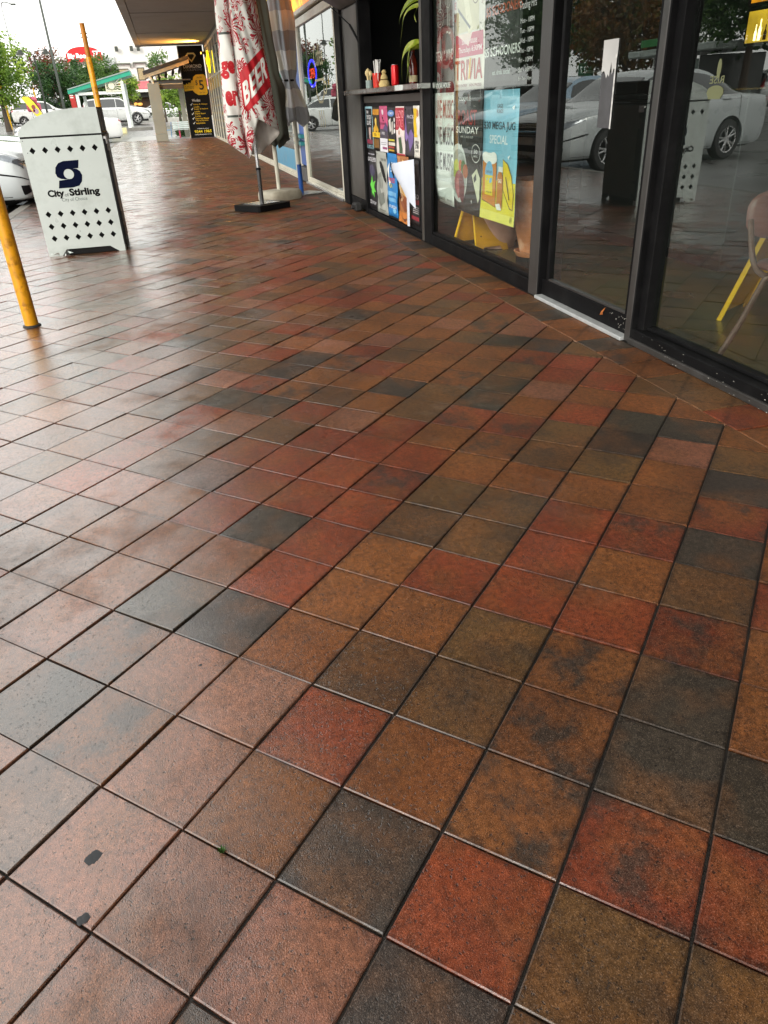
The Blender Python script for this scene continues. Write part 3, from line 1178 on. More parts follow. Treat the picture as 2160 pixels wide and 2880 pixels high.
poster('white trivia poster with pink box and red hand drawn letters', 5.828, 5.252, 1.116, 1.90, PY, '#e3e0d8', [
    ('r', .1, .44, .82, 1, '#d8d2b4'), ('p', [(.13, .96), (.3, .97), (.62, .46), (.5, .40)], '#efe9cf'), ('p', [(.12, .83), (.6, .73), (.6, .71), (.13, .8)], '#4b4430'),
    ('p', [(.13, .63), (.56, .47), (.54, .45), (.14, .6)], '#57606a'), ('o', .72, .72, .12, .1, .006, '#6a5a50'),
    ('r', .05, .255, .96, .425, '#c43a64'), ('p', [(.12, .425), (.62, .425), (.5, .33)], '#efd9d0'), ('t', 'Social House', .52, .372, .5, .05, '#f4dfe4'), ('t', 'Thursdays 6:30PM', .53, .302, .78, .055, '#f6e6ea'),
    ('t', 'TRIVIA', .5, .155, .92, .155, '#b01c22'), ('p', [(.5, .085), (.56, .085), (.6, .24), (.55, .24)], '#e0b83a'), ('t', 'FREE ENTRY   WIN PRIZES', .5, .035, .88, .022, '#8f5a5c'),
    ('t', 'A', .055, .83, .05, .05, '#b03038'), ('t', 'Y', .055, .74, .05, .05, '#b03038'), ('t', 'E', .055, .65, .05, .05, '#b03038'), ('t', 'D', .055, .56, .05, .05, '#b03038'),
    ('t', 'K', .93, .83, .05, .05, '#9c3a3c'), ('t', 'L', .93, .73, .05, .05, '#9c3a3c'), ('t', 'Y', .93, .63, .05, .05, '#9c3a3c')])
poster('black schooners poster with orange and white stretched lettering', 5.248, 4.676, 1.110, 1.90, PY, '#10150f', [
    ('t', '$5 SCHOONERS', .5, .255, .98, .075, '#e8ede8'), ('t', 'eat. drink. social.', .5, .115, .5, .035, '#9fb0a8'), ('t', '$5 SCHOONERS', .52, .53, .98, .075, '#b8502a'), ('t', 'SOCIAL HOUSE', .6, .40, .4, .03, '#2c3a33')])
poster('white live music poster with orange and black tall letters', 6.315, 5.842, .318, 1.108, PY, W1, [
    ('t', 'LIVE MUSIC', .55, .86, .86, .16, '#a5452a'), ('t', 'LIVE MUSIC', .55, .63, .86, .16, '#1d211f'), ('t', 'LIVE MUSIC', .55, .40, .86, .16, '#1d211f'),
    ('r', .1, .22, .9, .27, '#ccd6d2'), ('t', 'SOCIAL HOUSE', .3, .045, .34, .028, '#7b6a58'), ('t', 'EVERY FRIDAY', .75, .045, .28, .02, '#5b6664')], curl=-.03)
poster('charcoal roast sunday poster with a plate of food', 5.832, 5.262, .305, 1.106, PY, '#2b2d2c', [
    ('e', .16, .33, .34, .255, '#c8cfca'), ('e', .18, .33, .29, .21, '#9aa39c'), ('p', [(0, .42), (.12, .46), (.2, .36), (.1, .28), (0, .3)], '#8aa03a'), ('e', .1, .40, .09, .05, '#b9c46a'),
    ('e', .25, .40, .07, .05, '#c05a1e'), ('e', .36, .39, .09, .06, '#3c6a2c'), ('e', .44, .36, .1, .06, '#a85a26'), ('e', .2, .24, .16, .12, '#8a4048'), ('e', .3, .21, .1, .13, '#6b3034'), ('e', .16, .2, .06, .09, '#b06a6c'),
    ('t', 'SOCIAL HOUSE', .42, .945, .4, .03, '#d5d9d6'), ('t', 'ROAST', .5, .80, .66, .12, '#a8403a'), ('t', 'SUNDAY', .5, .70, .8, .055, '#eef0ec'), ('t', '1PM TIL SOLD OUT', .5, .645, .46, .016, '#c9cdca'),
    ('o', .82, .52, .15, .075, .006, '#e2e5e2'), ('t', '30', .82, .535, .12, .032, '#e2e5e2'), ('t', 'MINS', .82, .497, .14, .02, '#c8ccc8'),
    ('p', [(.7, .34), (.86, .4), (.97, .33), (.97, .16), (.92, .12), (.78, .26)], '#d9dcc0'), ('p', [(.76, .32), (.84, .36), (.86, .31), (.79, .28)], '#20221f'), ('r', .4, .24, .52, .242, '#d8d8d4'),
    ('p', [(.3, .57), (.315, .585), (.33, .57), (.315, .545)], '#f4f4f0'), ('p', [(.66, .12), (.675, .135), (.69, .12), (.675, .095)], '#f4f4f0')], curl=-.02)
poster('light blue and yellow mega jug poster showing beer and a surfboard', 5.246, 4.668, .318, 1.104, PY, '#7fbcd2', [
    ('r', 0, 0, 1, .33, '#d9d02c'), ('r', 0, 0, 1, .075, '#e4e06a'), ('t', 'GAGE', .5, .885, .16, .03, '#2a4a58'), ('t', 'ROADS', .5, .848, .18, .03, '#2a4a58'),
    ('t', '$30 MEGA JUG', .48, .735, .9, .075, '#1f3540'), ('t', 'SPECIAL', .48, .64, .52, .065, '#e6f0f2'),
    ('p', [(.64, .50), (.78, .47), (.9, .38), (.97, .24), (.95, .12), (.86, .13), (.66, .26)], '#3a2c08'), ('p', [(.645, .495), (.775, .462), (.89, .375), (.955, .24), (.935, .125), (.865, .14), (.67, .265)], '#e0c81a'),
    ('p', [(.03, .15), (.46, .11), (.46, .47), (.03, .47)], '#3a2408'), ('p', [(.04, .155), (.45, .115), (.45, .465), (.04, .465)], '#c77e12'), ('e', .25, .49, .22, .045, '#eef2ec'), ('e', .12, .51, .1, .03, '#eef2ec'), ('e', .36, .515, .1, .028, '#eef2ec'),
    ('e', .24, .37, .12, .1, '#6fb4d8'), ('r', .12, .2, .36, .36, '#dccb1c'), ('t', 'GAGE ROADS', .24, .385, .16, .02, '#1f3540'), ('t', 'SINGLE FIN', .24, .225, .18, .014, '#1f3540'),
    ('p', [(.5, .13), (.66, .12), (.66, .37), (.62, .4), (.54, .4), (.5, .37)], '#b9741a'), ('r', .53, .4, .66, .44, '#e6eae6'), ('t', 'GAGE', .58, .33, .1, .03, '#f2efe0'), ('p', [(.47, .14), (.6, .155), (.66, .105), (.52, .10)], '#e9e9e2'),
    ('p', [(.74, .37), (.76, .37), (.87, .2), (.85, .2)], '#4a3c0c'), ('t', 'MADE IN WA', .93, .05, .05, .05, '#7c7a20'), ('p', [(.78, .52), (.84, .535), (.81, .50)], '#eef4f4'), ('p', [(.84, .875), (.92, .89), (.9, .855)], '#eef4f4')], curl=.01)
tr_ = thing('opening_hours_lettering', 'thin white trading hours lettering on the glass beside the door post', 'lettering', (4.55, -.069, 1.1))
frd = facing_street(4.47, -.0292, 1.13)
for i, s_ in enumerate(('Sun 7am - 10pm', 'Sat - 10PM', 'Fri - 10PM', 'Thu - 10PM', 'Wed - 10PM', 'Tue - 10PM', 'Mon - 10PM', 'Trading Hrs')):
    big = i == 7
    text(s_, frd, 0, .02 + i * .047 + (.02 if big else 0), .22 if big else .18, .05 if big else .024, mat('thin white vinyl', '#b9c4bd', .5), tr_, .0004, 0)

# thirteen handbills on the hatch panel
HY = -.031
hb = 'handbills on the serving hatch panel'
poster('black band flyer with pale blue border, top left of the hatch panel', 8.40, 8.11, .645, 1.03, HY, '#8fb9c4', [
    ('r', .08, .08, .94, .95, '#17171a'), ('t', 'THE', .3, .87, .3, .07, '#e6e6e6'), ('t', 'DOGS', .5, .75, .6, .1, '#e6e6e6'), ('t', 'LIVE', .5, .62, .6, .1, '#e6e6e6'), ('p', [(.4, .5), (.7, .52), (.6, .2), (.4, .25)], '#c9b0a6'), ('r', .1, .12, .92, .22, '#8a2440'), ('t', 'FRI 8PM', .5, .05, .7, .05, '#30333a')], group=hb, wave=.002)
poster('gold and black gig flyer with a yellow date strip', 8.105, 7.835, .643, 1.024, HY, '#2a1e0a', [
    ('r', .05, .82, .95, .95, '#c9891a'), ('p', [(.2, .45), (.5, .78), (.8, .45)], '#d9a520'), ('e', .5, .66, .14, .09, '#f0d060'), ('p', [(.12, .5), (.3, .58), (.5, .36), (.72, .58), (.9, .48), (.8, .36), (.2, .36)], '#e0b030'), ('r', -.06, .30, 1.04, .42, '#f2c81a'), ('t', 'SOLD OUT', .5, .36, .8, .06, '#2a1e0a'), ('r', .1, .05, .9, .26, '#7a5410')], group=hb, wave=.002)
poster('pink and charcoal flyer with a white lower strip', 7.828, 7.535, .638, 1.031, HY, '#c9547e', [
    ('r', 0, .3, 1, .5, '#4a4450'), ('r', 0, 0, 1, .3, '#e6e6ec'), ('e', .42, .87, .14, .06, '#f0e0e8'), ('p', [(.4, .5), (.8, .66), (1, .56), (1, .45)], '#5c4a78'), ('t', 'OPEN MIC', .4, .62, .6, .05, '#7c2448'), ('t', '1 FREE', .4, .41, .5, .06, '#e8e4ea'), ('r', .15, .2, .9, .21, '#7d7d88'), ('r', .15, .16, .8, .17, '#7d7d88'), ('r', .35, .06, .9, .11, '#9c4a78')], group=hb, wave=.002)
poster('black flyer with white figures and a blue heading', 7.53, 7.25, .643, 1.024, HY, '#19191c', [
    ('e', .45, .86, .4, .07, '#5a86c8'), ('t', 'COMEDY', .45, .86, .6, .05, '#e8ecf2'), ('p', [(.15, .7), (.4, .76), (.5, .5), (.3, .44)], '#d8d4cc'), ('p', [(.5, .66), (.7, .7), (.75, .42), (.5, .4)], '#b9b4aa'), ('e', .88, .72, .08, .05, '#f0f0ec'), ('e', .88, .6, .08, .05, '#f0f0ec'), ('e', .88, .48, .08, .05, '#f0f0ec'), ('r', .08, .26, .85, .3, '#c9c030'), ('r', .08, .16, .9, .23, '#e0d8c8'), ('r', .08, .1, .8, .14, '#b03a30'), ('r', .08, .03, .8, .07, '#c9a030')], group=hb, wave=.002)
poster('red and white movie style flyer with a green dress', 7.243, 6.963, .635, 1.026, HY, '#e9dcd8', [
    ('r', 0, .52, 1, .97, '#b8283c'), ('t', 'LLOYD', .5, .84, .86, .16, '#f0b0b4'), ('t', 'ROCKET', .5, .66, .86, .16, '#e08088'), ('p', [(.3, .52), (.5, .58), (.9, .5), (.95, .4), (.1, .42)], '#f2e6e0'), ('e', .42, .47, .1, .05, '#c9a08c'), ('p', [(.35, .36), (.6, .38), (.75, .14), (.7, .04), (.35, .04)], '#3f5a38'), ('r', .0, 0, 1, .03, '#b8283c')], group=hb, wave=.0022)
poster('dark purple face flyer with fine stripes', 6.948, 6.69, .637, 1.024, HY, '#3a353c', [
    ('t', 'FACS', .62, .8, .7, .07, '#d6d0dc'), ('t', 'SUPPORT ACTS', .66, .68, .5, .025, '#a49cac'), ('p', [(.0, .9), (.12, .7), (.2, .5), (.4, .4), (.2, .3), (.05, .35)], '#8a6fae'), ('p', [(.35, .4), (.75, .56), (1, .45), (1, .3), (.6, .1)], '#7a62a0'), ('r', .0, .02, 1, .05, '#2a262c')], group=hb, wave=.002)
poster('yellow and white flyer with a standing figure, top right by the black post', 6.682, 6.512, .637, 1.028, HY, '#e9e6dc', [
    ('r', .05, .4, .6, .95, '#f0c81a'), ('e', .72, .86, .16, .07, '#c98a5c'), ('p', [(.5, .76), (.95, .8), (1, .45), (.5, .45)], '#f0ece6'), ('t', 'KITCHEN', .5, .3, .7, .06, '#2a2a2e'), ('t', 'DISH', .55, .22, .6, .08, '#2a2a2e'), ('t', 'TONIGHT', .5, .13, .6, .04, '#3a3a3e')], group=hb, wave=.002)
poster('black flyer with bright green splash, bottom left of the hatch panel', 8.415, 8.03, .07, .628, HY, '#1b1a1e', [
    ('t', 'GATEKEEPER', .5, .85, .85, .07, '#d9d9de'), ('r', .1, .93, .9, .95, '#9a9aa2'), ('e', .5, .66, .3, .1, '#3a3450'), ('p', [(.4, .5), (.55, .58), (.6, .46), (.85, .5), (.7, .38), (.9, .3), (.65, .3), (.7, .2), (.5, .27), (.35, .2), (.42, .33), (.25, .4)], '#6ad84a'), ('t', '22 NOV', .5, .1, .7, .06, '#e2e2e6')], group=hb, wave=.003)
poster('grey newsprint sheet with ink drawings, creased', 8.023, 7.60, .06, .634, HY + .004, '#a9aca4', [
    ('e', .55, .7, .1, .09, '#4a5048'), ('p', [(.1, .6), (.4, .68), (.5, .5), (.3, .4), (.45, .3), (.2, .25)], '#7c8078'), ('e', .4, .5, .16, .1, '#8c9088'), ('p', [(.2, .3), (.6, .36), (.7, .2), (.4, .1), (.25, .16)], '#70746c'), ('t', 'ZINE FAIR', .66, .88, .5, .04, '#5a5e58'), ('r', .2, .05, .8, .07, '#70746c')], group=hb, wave=.006)
poster('bright blue fair poster with red and white print', 7.592, 7.24, .075, .636, HY + .003, '#1f7fc4', [
    ('t', 'BIG', .6, .83, .4, .07, '#e9f2f8'), ('t', 'SMALL', .6, .75, .6, .08, '#e9f2f8'), ('p', [(.05, .75), (.2, .85), (.18, .6), (.35, .55), (.15, .48)], '#f0efe6'), ('t', 'FREE', .4, .58, .6, .07, '#d02a3a'), ('t', 'FUN', .3, .49, .3, .07, '#e0d83a'), ('r', .1, .33, .9, .40, '#6fb0de'), ('r', .1, .24, .9, .30, '#6fb0de'), ('t', 'SATURDAY', .5, .16, .8, .05, '#dfeaf2'), ('e', .7, .1, .14, .04, '#7fc0e6')], group=hb, wave=.004)
poster('brown orange portrait poster in the lower middle right of the panel', 7.213, 6.84, .06, .632, HY + .002, '#a86a38', [
    ('p', [(.05, .98), (.3, .98), (.4, .7), (.1, .66)], '#c98a58'), ('p', [(.45, .95), (.7, .9), (.6, .6), (.35, .55)], '#e0c080'), ('e', .5, .5, .32, .12, '#c99a4a'), ('p', [(.0, .55), (.2, .6), (.5, .36), (.2, .3)], '#e3c79a'), ('p', [(.2, .45), (.7, .4), (.9, .2), (.5, .18), (.1, .3)], '#8a4a24'), ('r', 0, 0, 1, .16, '#c97a34'), ('p', [(.1, .12), (.5, .06), (.9, .12), (.6, .02)], '#6a3414'), ('e', .9, .4, .1, .2, '#3a2a1c')], group=hb, wave=.004)
poster('black tour poster with red lines, bottom right of the hatch panel', 6.83, 6.55, .085, .62, HY, '#1a1618', [
    ('t', 'DEAD', .5, .45, .7, .07, '#d8d4d4'), ('r', .1, .33, .9, .4, '#9c2a34'), ('r', .3, .28, .9, .29, '#b9b4b4'), ('r', .3, .25, .9, .26, '#b9b4b4'), ('r', .3, .22, .9, .23, '#b9b4b4'), ('r', .3, .19, .9, .2, '#b9b4b4'), ('r', .1, .08, .95, .14, '#8a2430')], group=hb, wave=.002)
# the loose white sheet that has come away and folds over
shv = MB()
pts = []
for i in range(9):
    t_ = i / 8
    a = Vector((7.055, .045 + .05 * sin(t_ * 2), .556)).lerp(Vector((6.87, -.01, .42)), t_)
    b = Vector((6.60, .0, .628)).lerp(Vector((6.54, .01, .242)), t_)
    row = []
    for j in range(9):
        s_ = j / 8
        p = a.lerp(b, s_)
        p.y += .07 * sin(pi * s_) * (1 - .5 * t_) + .03 * (1 - s_)
        row.append(p)
    pts.append(row)
shv.loft(pts, False, False)
shv.loft([[Vector(p) - Vector((0, .0012, 0)) for p in row] for row in pts], False, False)
tag(shv.build('loose_paper_sheet', mat('back of a white poster', '#cfd6e2', .45, var=.05), smooth=True, recalc=False), 'blank white sheet peeling away from the hatch panel', 'paper')
shv = MB()
pts = [[Vector((6.885 - .08 * j / 5, -.012 + .008 * sin(pi * j / 5), .43 - .37 * i / 8)) for j in range(6)] for i in range(9)]
shv.loft(pts, False, False)
shv.loft([[p - Vector((0, .0012, 0)) for p in row] for row in pts], False, False)
tag(shv.build('paper_strip', MATS['back of a white poster'], smooth=True, recalc=False), 'narrow blank white paper strip hanging below the peeling sheet', 'paper')

# ------------------------------------------------------------------ things on the counter shelf
SZ = 1.1825
c = thing('straw_cup', 'red paper cup full of white straws on the counter shelf', 'cup', (7.63, .03, SZ))
MB().lathe([(.001, 0), (.034, 0), (.041, .118), (.039, .118), (.033, .004)], (7.63, .03, SZ), 22).build('cup', mat('red orange paper cup', '#d5301c', .4, var=.25, vs=18), c, smooth=True)
rs = random.Random(2)
for i in range(16):
    a = rs.uniform(0, 6.28)
    r_ = .026 * sqrt(rs.random())
    k = rs.uniform(1.2, 2.0)
    MB().tube([(7.63 + r_ * cos(a), .03 + r_ * sin(a), SZ + .006), (7.63 + r_ * cos(a) * k * 1.2, .03 + r_ * sin(a) * k * 1.2, SZ + rs.uniform(.20, .225))], .0048, 7).build('straw', mat('white paper straw', '#e8e8e4', .6), c, smooth=True)
c = thing('cutlery_jar', 'glass jar of pale wooden spoons left of the straw cup', 'jar', (7.93, .03, SZ))
MB().lathe([(.001, 0), (.032, 0), (.034, .01), (.034, .07), (.031, .07), (.030, .006)], (7.93, .03, SZ), 20).build('jar', mat('cloudy glass', '#8fa09c', .1, var=.1), c, smooth=True)
for dx, dy, h_, lean in ((.04, .005, .16, .03), (-.005, .01, .175, .0), (-.012, -.008, .15, -.035), (.01, -.01, .165, .012)):
    sp = MB().tube([(7.93 + dx * .5, .03 + dy, SZ + .01), (7.93 + dx + lean * .6, .03 + dy, SZ + h_ * .75)], .005, 8)
    sp.lathe([(.001, -.03), (.015, -.016), (.018, .0), (.014, .018), (.001, .026)], (7.93 + dx + lean * .7, .03 + dy, SZ + h_ * .82), 12)
    sp.build('wooden_spoon', mat('pale wood', '#d9c48e', .6, var=.12), c, smooth=True)
c = thing('sugar_bag', 'knotted cream napkin bag right of the straw cup', 'bag', (7.44, .01, SZ))
MB().lathe([(.001, 0), (.046, .0), (.052, .02), (.044, .045), (.030, .058), (.034, .07), (.028, .09), (.016, .105), (.024, .12), (.012, .135), (.001, .138)], (7.44, .01, SZ), 18).build('bag', mat('cream cloth', '#c9b177', .8, var=.25, vs=30, bump=.3, bs=60), c, smooth=True)
MB().lathe([(.0325, .055), (.036, .060), (.0325, .065)], (7.44, .01, SZ), 18, caps=False).build('string', mat('brown twine', '#6b5530', .8), c)
c = thing('drink_can', 'red drink can standing on the counter shelf above the white sticker', 'can', (7.0, .03, SZ))
MB().lathe([(.001, .003), (.024, 0), (.032, .01), (.033, .02), (.033, .138), (.027, .151), (.026, .156), (.024, .153), (.001, .152)], (7.0, .03, SZ), 28).build('can', mat('red can paint', '#c90f16', .25, .35, var=.08), c, smooth=True)
MB().lathe([(.0262, .1515), (.0272, .155), (.0262, .1575), (.024, .154), (.001, .1535)], (7.0, .03, SZ), 28).build('can_lid', M_ALU, c, smooth=True)
fn_can = lambda a, b, cc=0.: (7.0 - (.0334 + cc) * sin(a / .033 - .55), .03 + (.0334 + cc) * cos(a / .033 - .55) * 1, SZ + b)
text('Cola', fn_can, -.004, .115, .034, .016, mat('can script', '#f0d8d8', .4), c, .0002, 0, maxlen=.006)
c = thing('sauce_bottle', 'dark red sauce bottle with a cream label behind the yellow leaves', 'bottle', (6.56, .0, SZ))
MB().lathe([(.001, 0), (.033, .0), (.035, .01), (.037, .13), (.03, .165), (.015, .2), (.014, .23), (.001, .23)], (6.56, .0, SZ), 24).build('bottle', mat('brown red glass', '#5c1d10', .12, var=.3, vs=20, coat=.5), c, smooth=True)
MB().lathe([(.016, .225), (.0165, .246), (.013, .25), (.001, .25)], (6.56, .0, SZ), 16).build('cap', mat('red cap', '#9c1a14', .4), c, smooth=True)
MB().lathe([(.0366, .015), (.0366, .06)], (6.56, .0, SZ), 24, caps=False).build('label', mat('cream label', '#b9ad86', .6), c, smooth=True)
text('LA', facing_street(6.62, -.6, 1.66), .0, .0, .05, .035, mat('grey wall lettering', (.12, .12, .12), .6), SH, 0).name = 'wall_lettering'

# yellow green strap leaves hanging from a plant inside the hatch
M_LEAFY = mat('yellow green strap leaf', '#7c8f16', .4, var=.3, vs=14, stain='#c9c45a', ss=9, sa=.7)
pl = thing('hatch_plant', 'tall strap leaved plant with drooping yellow green leaves in the hatch', 'plant', (6.52, -.25, SZ))
MB().lathe([(.001, 0), (.05, 0), (.065, .1), (.06, .1), (.055, .08), (.001, .08)], (6.52, -.25, SZ), 20).build('pot', M_DARK, pl, smooth=True)
MB().tube([(6.52, -.25, SZ + .05), (6.53, -.24, 1.5), (6.55, -.2, 1.78)], [.012, .010, .007], 8).build('stem', mat('green stem', '#5a6a20', .6), pl, smooth=True)


def strap(pts, wd, fold=.3):
    P = [Vector(crv(pts, (len(pts) - 1) * i / 14)) for i in range(15)]
    rows = []
    for i, p in enumerate(P):
        d = (P[min(i + 1, 14)] - P[max(i - 1, 0)]).normalized()
        side = d.cross(Vector((.25, 1, .15))).normalized()
        nrm = side.cross(d)
        t_ = i / 14
        w_ = wd * max(.04, sin(pi * (.06 + .94 * t_) ** .8)) / 2
        rows.append([p - side * w_ + nrm * w_ * fold, p - side * w_ * .5 + nrm * w_ * fold * .3, p, p + side * w_ * .5 + nrm * w_ * fold * .3, p + side * w_ + nrm * w_ * fold])
    MB().loft(rows, False, False).build('leaf', M_LEAFY, pl, smooth=True, angle=0, recalc=False)


strap([(6.55, -.2, 1.77), (6.68, -.1, 1.775), (6.80, -.04, 1.74), (6.93, -.02, 1.68), (7.0, -.02, 1.62)], .06)
strap([(6.55, -.2, 1.72), (6.68, -.06, 1.715), (6.76, 0, 1.66), (6.86, 0, 1.55), (6.92, 0, 1.46)], .038)
strap([(6.55, -.2, 1.75), (6.62, -.1, 1.73), (6.64, -.05, 1.66), (6.58, -.04, 1.6)], .04)
strap([(6.53, -.24, 1.5), (6.57, -.05, 1.465), (6.68, .02, 1.42), (6.77, .03, 1.32), (6.78, .03, 1.20)], .072)
strap([(6.53, -.24, 1.46), (6.52, 0, 1.43), (6.55, .04, 1.36), (6.50, .05, 1.26), (6.49, .05, 1.19)], .05)
strap([(6.53, -.24, 1.44), (6.50, .02, 1.42), (6.49, .05, 1.33), (6.53, .06, 1.24), (6.56, .06, 1.19)], .04)
strap([(6.55, -.2, 1.6), (6.46, -.05, 1.62), (6.42, -.02, 1.56), (6.40, -.02, 1.48)], .04)

# ================================================================== canopy over the walkway
CZ = 3.40
cn = thing('walkway_canopy', 'beige flat canopy with wide soffit boards over the walkway', 'canopy', (15, 1.2, CZ))
k = 0
x1 = 36.3
while x1 > -30:
    x0 = max(x1 - 5.95, -30)
    box('soffit_board', M_SOFFIT, cn, x0 + .1, x1 - .1, -.003, 2.46, CZ, CZ + .03, .006)
    x1 -= 5.95
box('fascia', M_FASCIA, cn, -30, 36.34, 2.47, 2.68, CZ - .012, CZ + .42, .006)
box('fascia', M_FASCIA, cn, 36.282, 36.34, .0, 2.469, CZ + .002, CZ + .42, .004)
box('deck', M_DARK, cn, -30, 36.27, -.003, 2.469, CZ + .05, CZ + .40, 0)

# ================================================================== shops with cream frames (further along)
CF = thing('coffee_shop_building', 'row of shops with cream white window frames and lit signs beyond the hatch', 'shop', (9.6, 0, 0))
X0, X1 = 9.6, 36.3


def cbox(name, m, x0, x1, y0, y1, z0, z1, c=.004, parent=CF):
    return box(name, m, parent, x0, x1, y0, y1, z0, z1, c)


def white_window(x0, x1, h, glass=G_COF, transom=None):
    fr = cbox('window_frame', M_WHITEF, x0, x1, -.06, .0, .0, .055)
    cbox('frame_stile', M_WHITEF, x0, x0 + .05, -.06, .001, .055, h, .004, fr)
    cbox('frame_stile', M_WHITEF, x1 - .06, x1, -.06, .001, .055, h, .004, fr)
    cbox('frame_rail', M_WHITEF, x0 + .05, x1 - .06, -.06, .0005, h - .09, h, .004, fr)
    cbox('frame_bead', M_WHITEF, x0 + .0505, x1 - .0605, -.045, -.02, .0555, .1, .004, fr)
    cbox('pane', glass, x0 + .045, x1 - .055, -.036, -.03, .05, h - .08, 0, fr)
    if transom:
        cbox('frame_rail', M_WHITEF, x0 + .05, x1 - .06, -.058, .0008, transom, transom + .06, .004, fr)
    return fr


white_window(9.6, 12.30, 2.12)
cbox('sill_strip', M_ALU, 9.6, 12.3, .0005, .03, 0, .03, .003)
# lit sign boxes over the windows


def sign_mat(name, c1, c2, c3, sc, e):
    m = bpy.data.materials.new(name)
    t = nodes_of(m)
    out = N(t, 'OutputMaterial')
    b = N(t, 'BsdfPrincipled')
    t.links.new(b.outputs[0], out.inputs[0])
    tc = N(t, 'TexCoord')
    n = N(t, 'TexNoise')
    n.inputs['Scale'].default_value = sc
    n.inputs['Detail'].default_value = 3
    n.inputs['Distortion'].default_value = 1.6
    t.links.new(tc.outputs['Object'], n.inputs['Vector'])
    r = N(t, 'ValToRGB')
    r.color_ramp.elements[0].position = .36
    r.color_ramp.elements[0].color = (*hx(c1), 1)
    r.color_ramp.elements[1].position = .62
    r.color_ramp.elements[1].color = (*hx(c3), 1)
    e2 = r.color_ramp.elements.new(.48)
    e2.color = (*hx(c2), 1)
    t.links.new(n.outputs[0], r.inputs[0])
    t.links.new(r.outputs[0], b.inputs['Base Color'])
    t.links.new(r.outputs[0], b.inputs['Emission Color'])
    b.inputs['Emission Strength'].default_value = e
    b.inputs['Roughness'].default_value = .3
    MATS[name] = m
    return m


for i, (x0, x1, c1, c2, c3) in enumerate(((9.62, 12.28, '#d93c06', '#ff8a0c', '#ffc21e'), (13.5, 17.2, '#3a1602', '#f0a60a', '#ffe23a'), (17.5, 21.4, '#7a2c06', '#e08a10', '#ffd24a'))):
    lb = cbox('sign_box', M_WHITEF, x0, x1, -.1, .05, 2.14, 2.95)
    cbox('sign_face', sign_mat('lit food picture %d' % i, c1, c2, c3, (1.6, 2.6, 2.2)[i], .75), x0 + .04, x1 - .04, .0505, .056, 2.19, 2.91, .002, lb)
cbox('bulkhead', mat('grey painted bulkhead', '#75736b', .6), X0, X1, -.14, -.012, 2.96, 3.6, 0)
cbox('bulkhead', MATS['grey painted bulkhead'], X0, X1, -.14, -.1005, 2.12, 2.955, 0)
# blue painted door recess
cbox('recess_panel', M_BLUE, 12.62, 13.2, -.10, -.07, .22, 2.0)
cbox('recess_kick', mat('dark grey step', (.08, .08, .08), .6), 12.5, 13.2, -.12, -.02, 0, .2)
cbox('recess_wall', M_WHITEF, 12.3, 12.5, -.1, -.04, 0, 2.12)
cbox('recess_post', M_WHITEF, 13.2, 13.35, -.1, .0, 0, 2.12)
cbox('recess_sign', M_WHITEF, 12.36, 13.36, -.04, .01, 2.0, 2.11)
text('CLOSED', facing_street(13.2, .0105, 2.055), .35, 0, .4, .06, mat('black vinyl', (.006, .006, .006), .6, spec=.05), CF, .0005)
cbox('ledge', M_TEAL, 12.505, 13.195, -.069, .03, .62, .67)
cbox('ledge', M_TEAL, 12.505, 13.195, -.069, .03, .52, .57)
x = 13.36
wi = 0
while x < 36:
    x2 = min(x + (3.05 if wi < 2 else 1.42), X1)
    f = white_window(x, x2 - .003, 2.14 if wi < 2 else 3.3, transom=.0 if wi < 2 else 2.12)
    if wi == 0:
        cbox('window_film', mat('pale blue window film', '#4f94b4', .4), x + .06, x2 - .07, -.0295, -.0285, .1, .42, 0)
    if x > 24.5:
        cbox('window_film', mat('black window film', (.012, .012, .012), .3), x + .06, x2 - .07, -.0295, -.0285, .1, 1.75, 0)
        cbox('window_film', mat('yellow window film', '#a88a08', .4), x + .06, x2 - .07, -.0295, -.0285, 1.751, 2.12, 0)
        frx = facing_street(x2 - .1, -.028, 0)
        for j in range(5):
            text(('Keys cut', 'Locks', 'Safes', 'Remotes', '9344 1965')[j], facing_street((x + x2) / 2, -.028, 0), 0, .45 + j * .25, .8, .09, mat('yellow window lettering', '#c9a512', .5), CF, .0005)
    x = x2
    wi += 1
cbox('header', M_WHITEF, 13.36, 19.5, -.08, .002, 2.141, 2.185)
cbox('room_floor', mat('grey shop floor', '#4a4843', .4), X0, X1, -6, -.07, -.2, .002, 0)
cbox('room_back_wall', mat('dim shop wall', '#4c4a44', .7, var=.3, vs=.6), X0, X1, -3.1, -3.0, 0, 3.0, 0)
cbox('room_ceiling', mat('dim shop wall', '#4c4a44'), X0, X1, -3.1, -.141, 3.0, 3.05, 0)
cbox('end_wall', M_WALLW, 36.31, 36.45, -7, -.005, 0, 3.8, 0)
cbox('roof', M_GREYP, X0 + .01, X1, -7.1, -.141, 3.61, 3.75, 0)
# decal on the first window: a coffee cup with steam
cfm = mat('cream window lettering', '#e6dda8', .5)
fr = facing_street(10.85, -.0295, 0)
text('Coffee', fr, 0, 1.62, .62, .24, cfm, CF, .0006, 0)
cup = [(-.32, 1.36), (.32, 1.36), (.27, 1.18), (.12, 1.08), (-.12, 1.08), (-.27, 1.18)]
plate('window_decal', [cup, [(x_ * .86, 1.225 + (y_ - 1.225) * .8) for x_, y_ in cup]], fr, cfm, CF, .0006, .0008)
plate('window_decal', [ell(.36, 1.25, .1, .075), ell(.36, 1.25, .07, .05)], fr, cfm, CF, .0006, .0008)
for j in range(3):
    a = -.15 + j * .15
    plate('window_decal', [[(a + .04 * sin(t_ * 5) - .012, .80 + .2 * t_) for t_ in [q / 8 for q in range(9)]] + [(a + .04 * sin(t_ * 5) + .012, .80 + .2 * t_) for t_ in [q / 8 for q in range(8, -1, -1)]]], fr, cfm, CF, .0006, .0008)
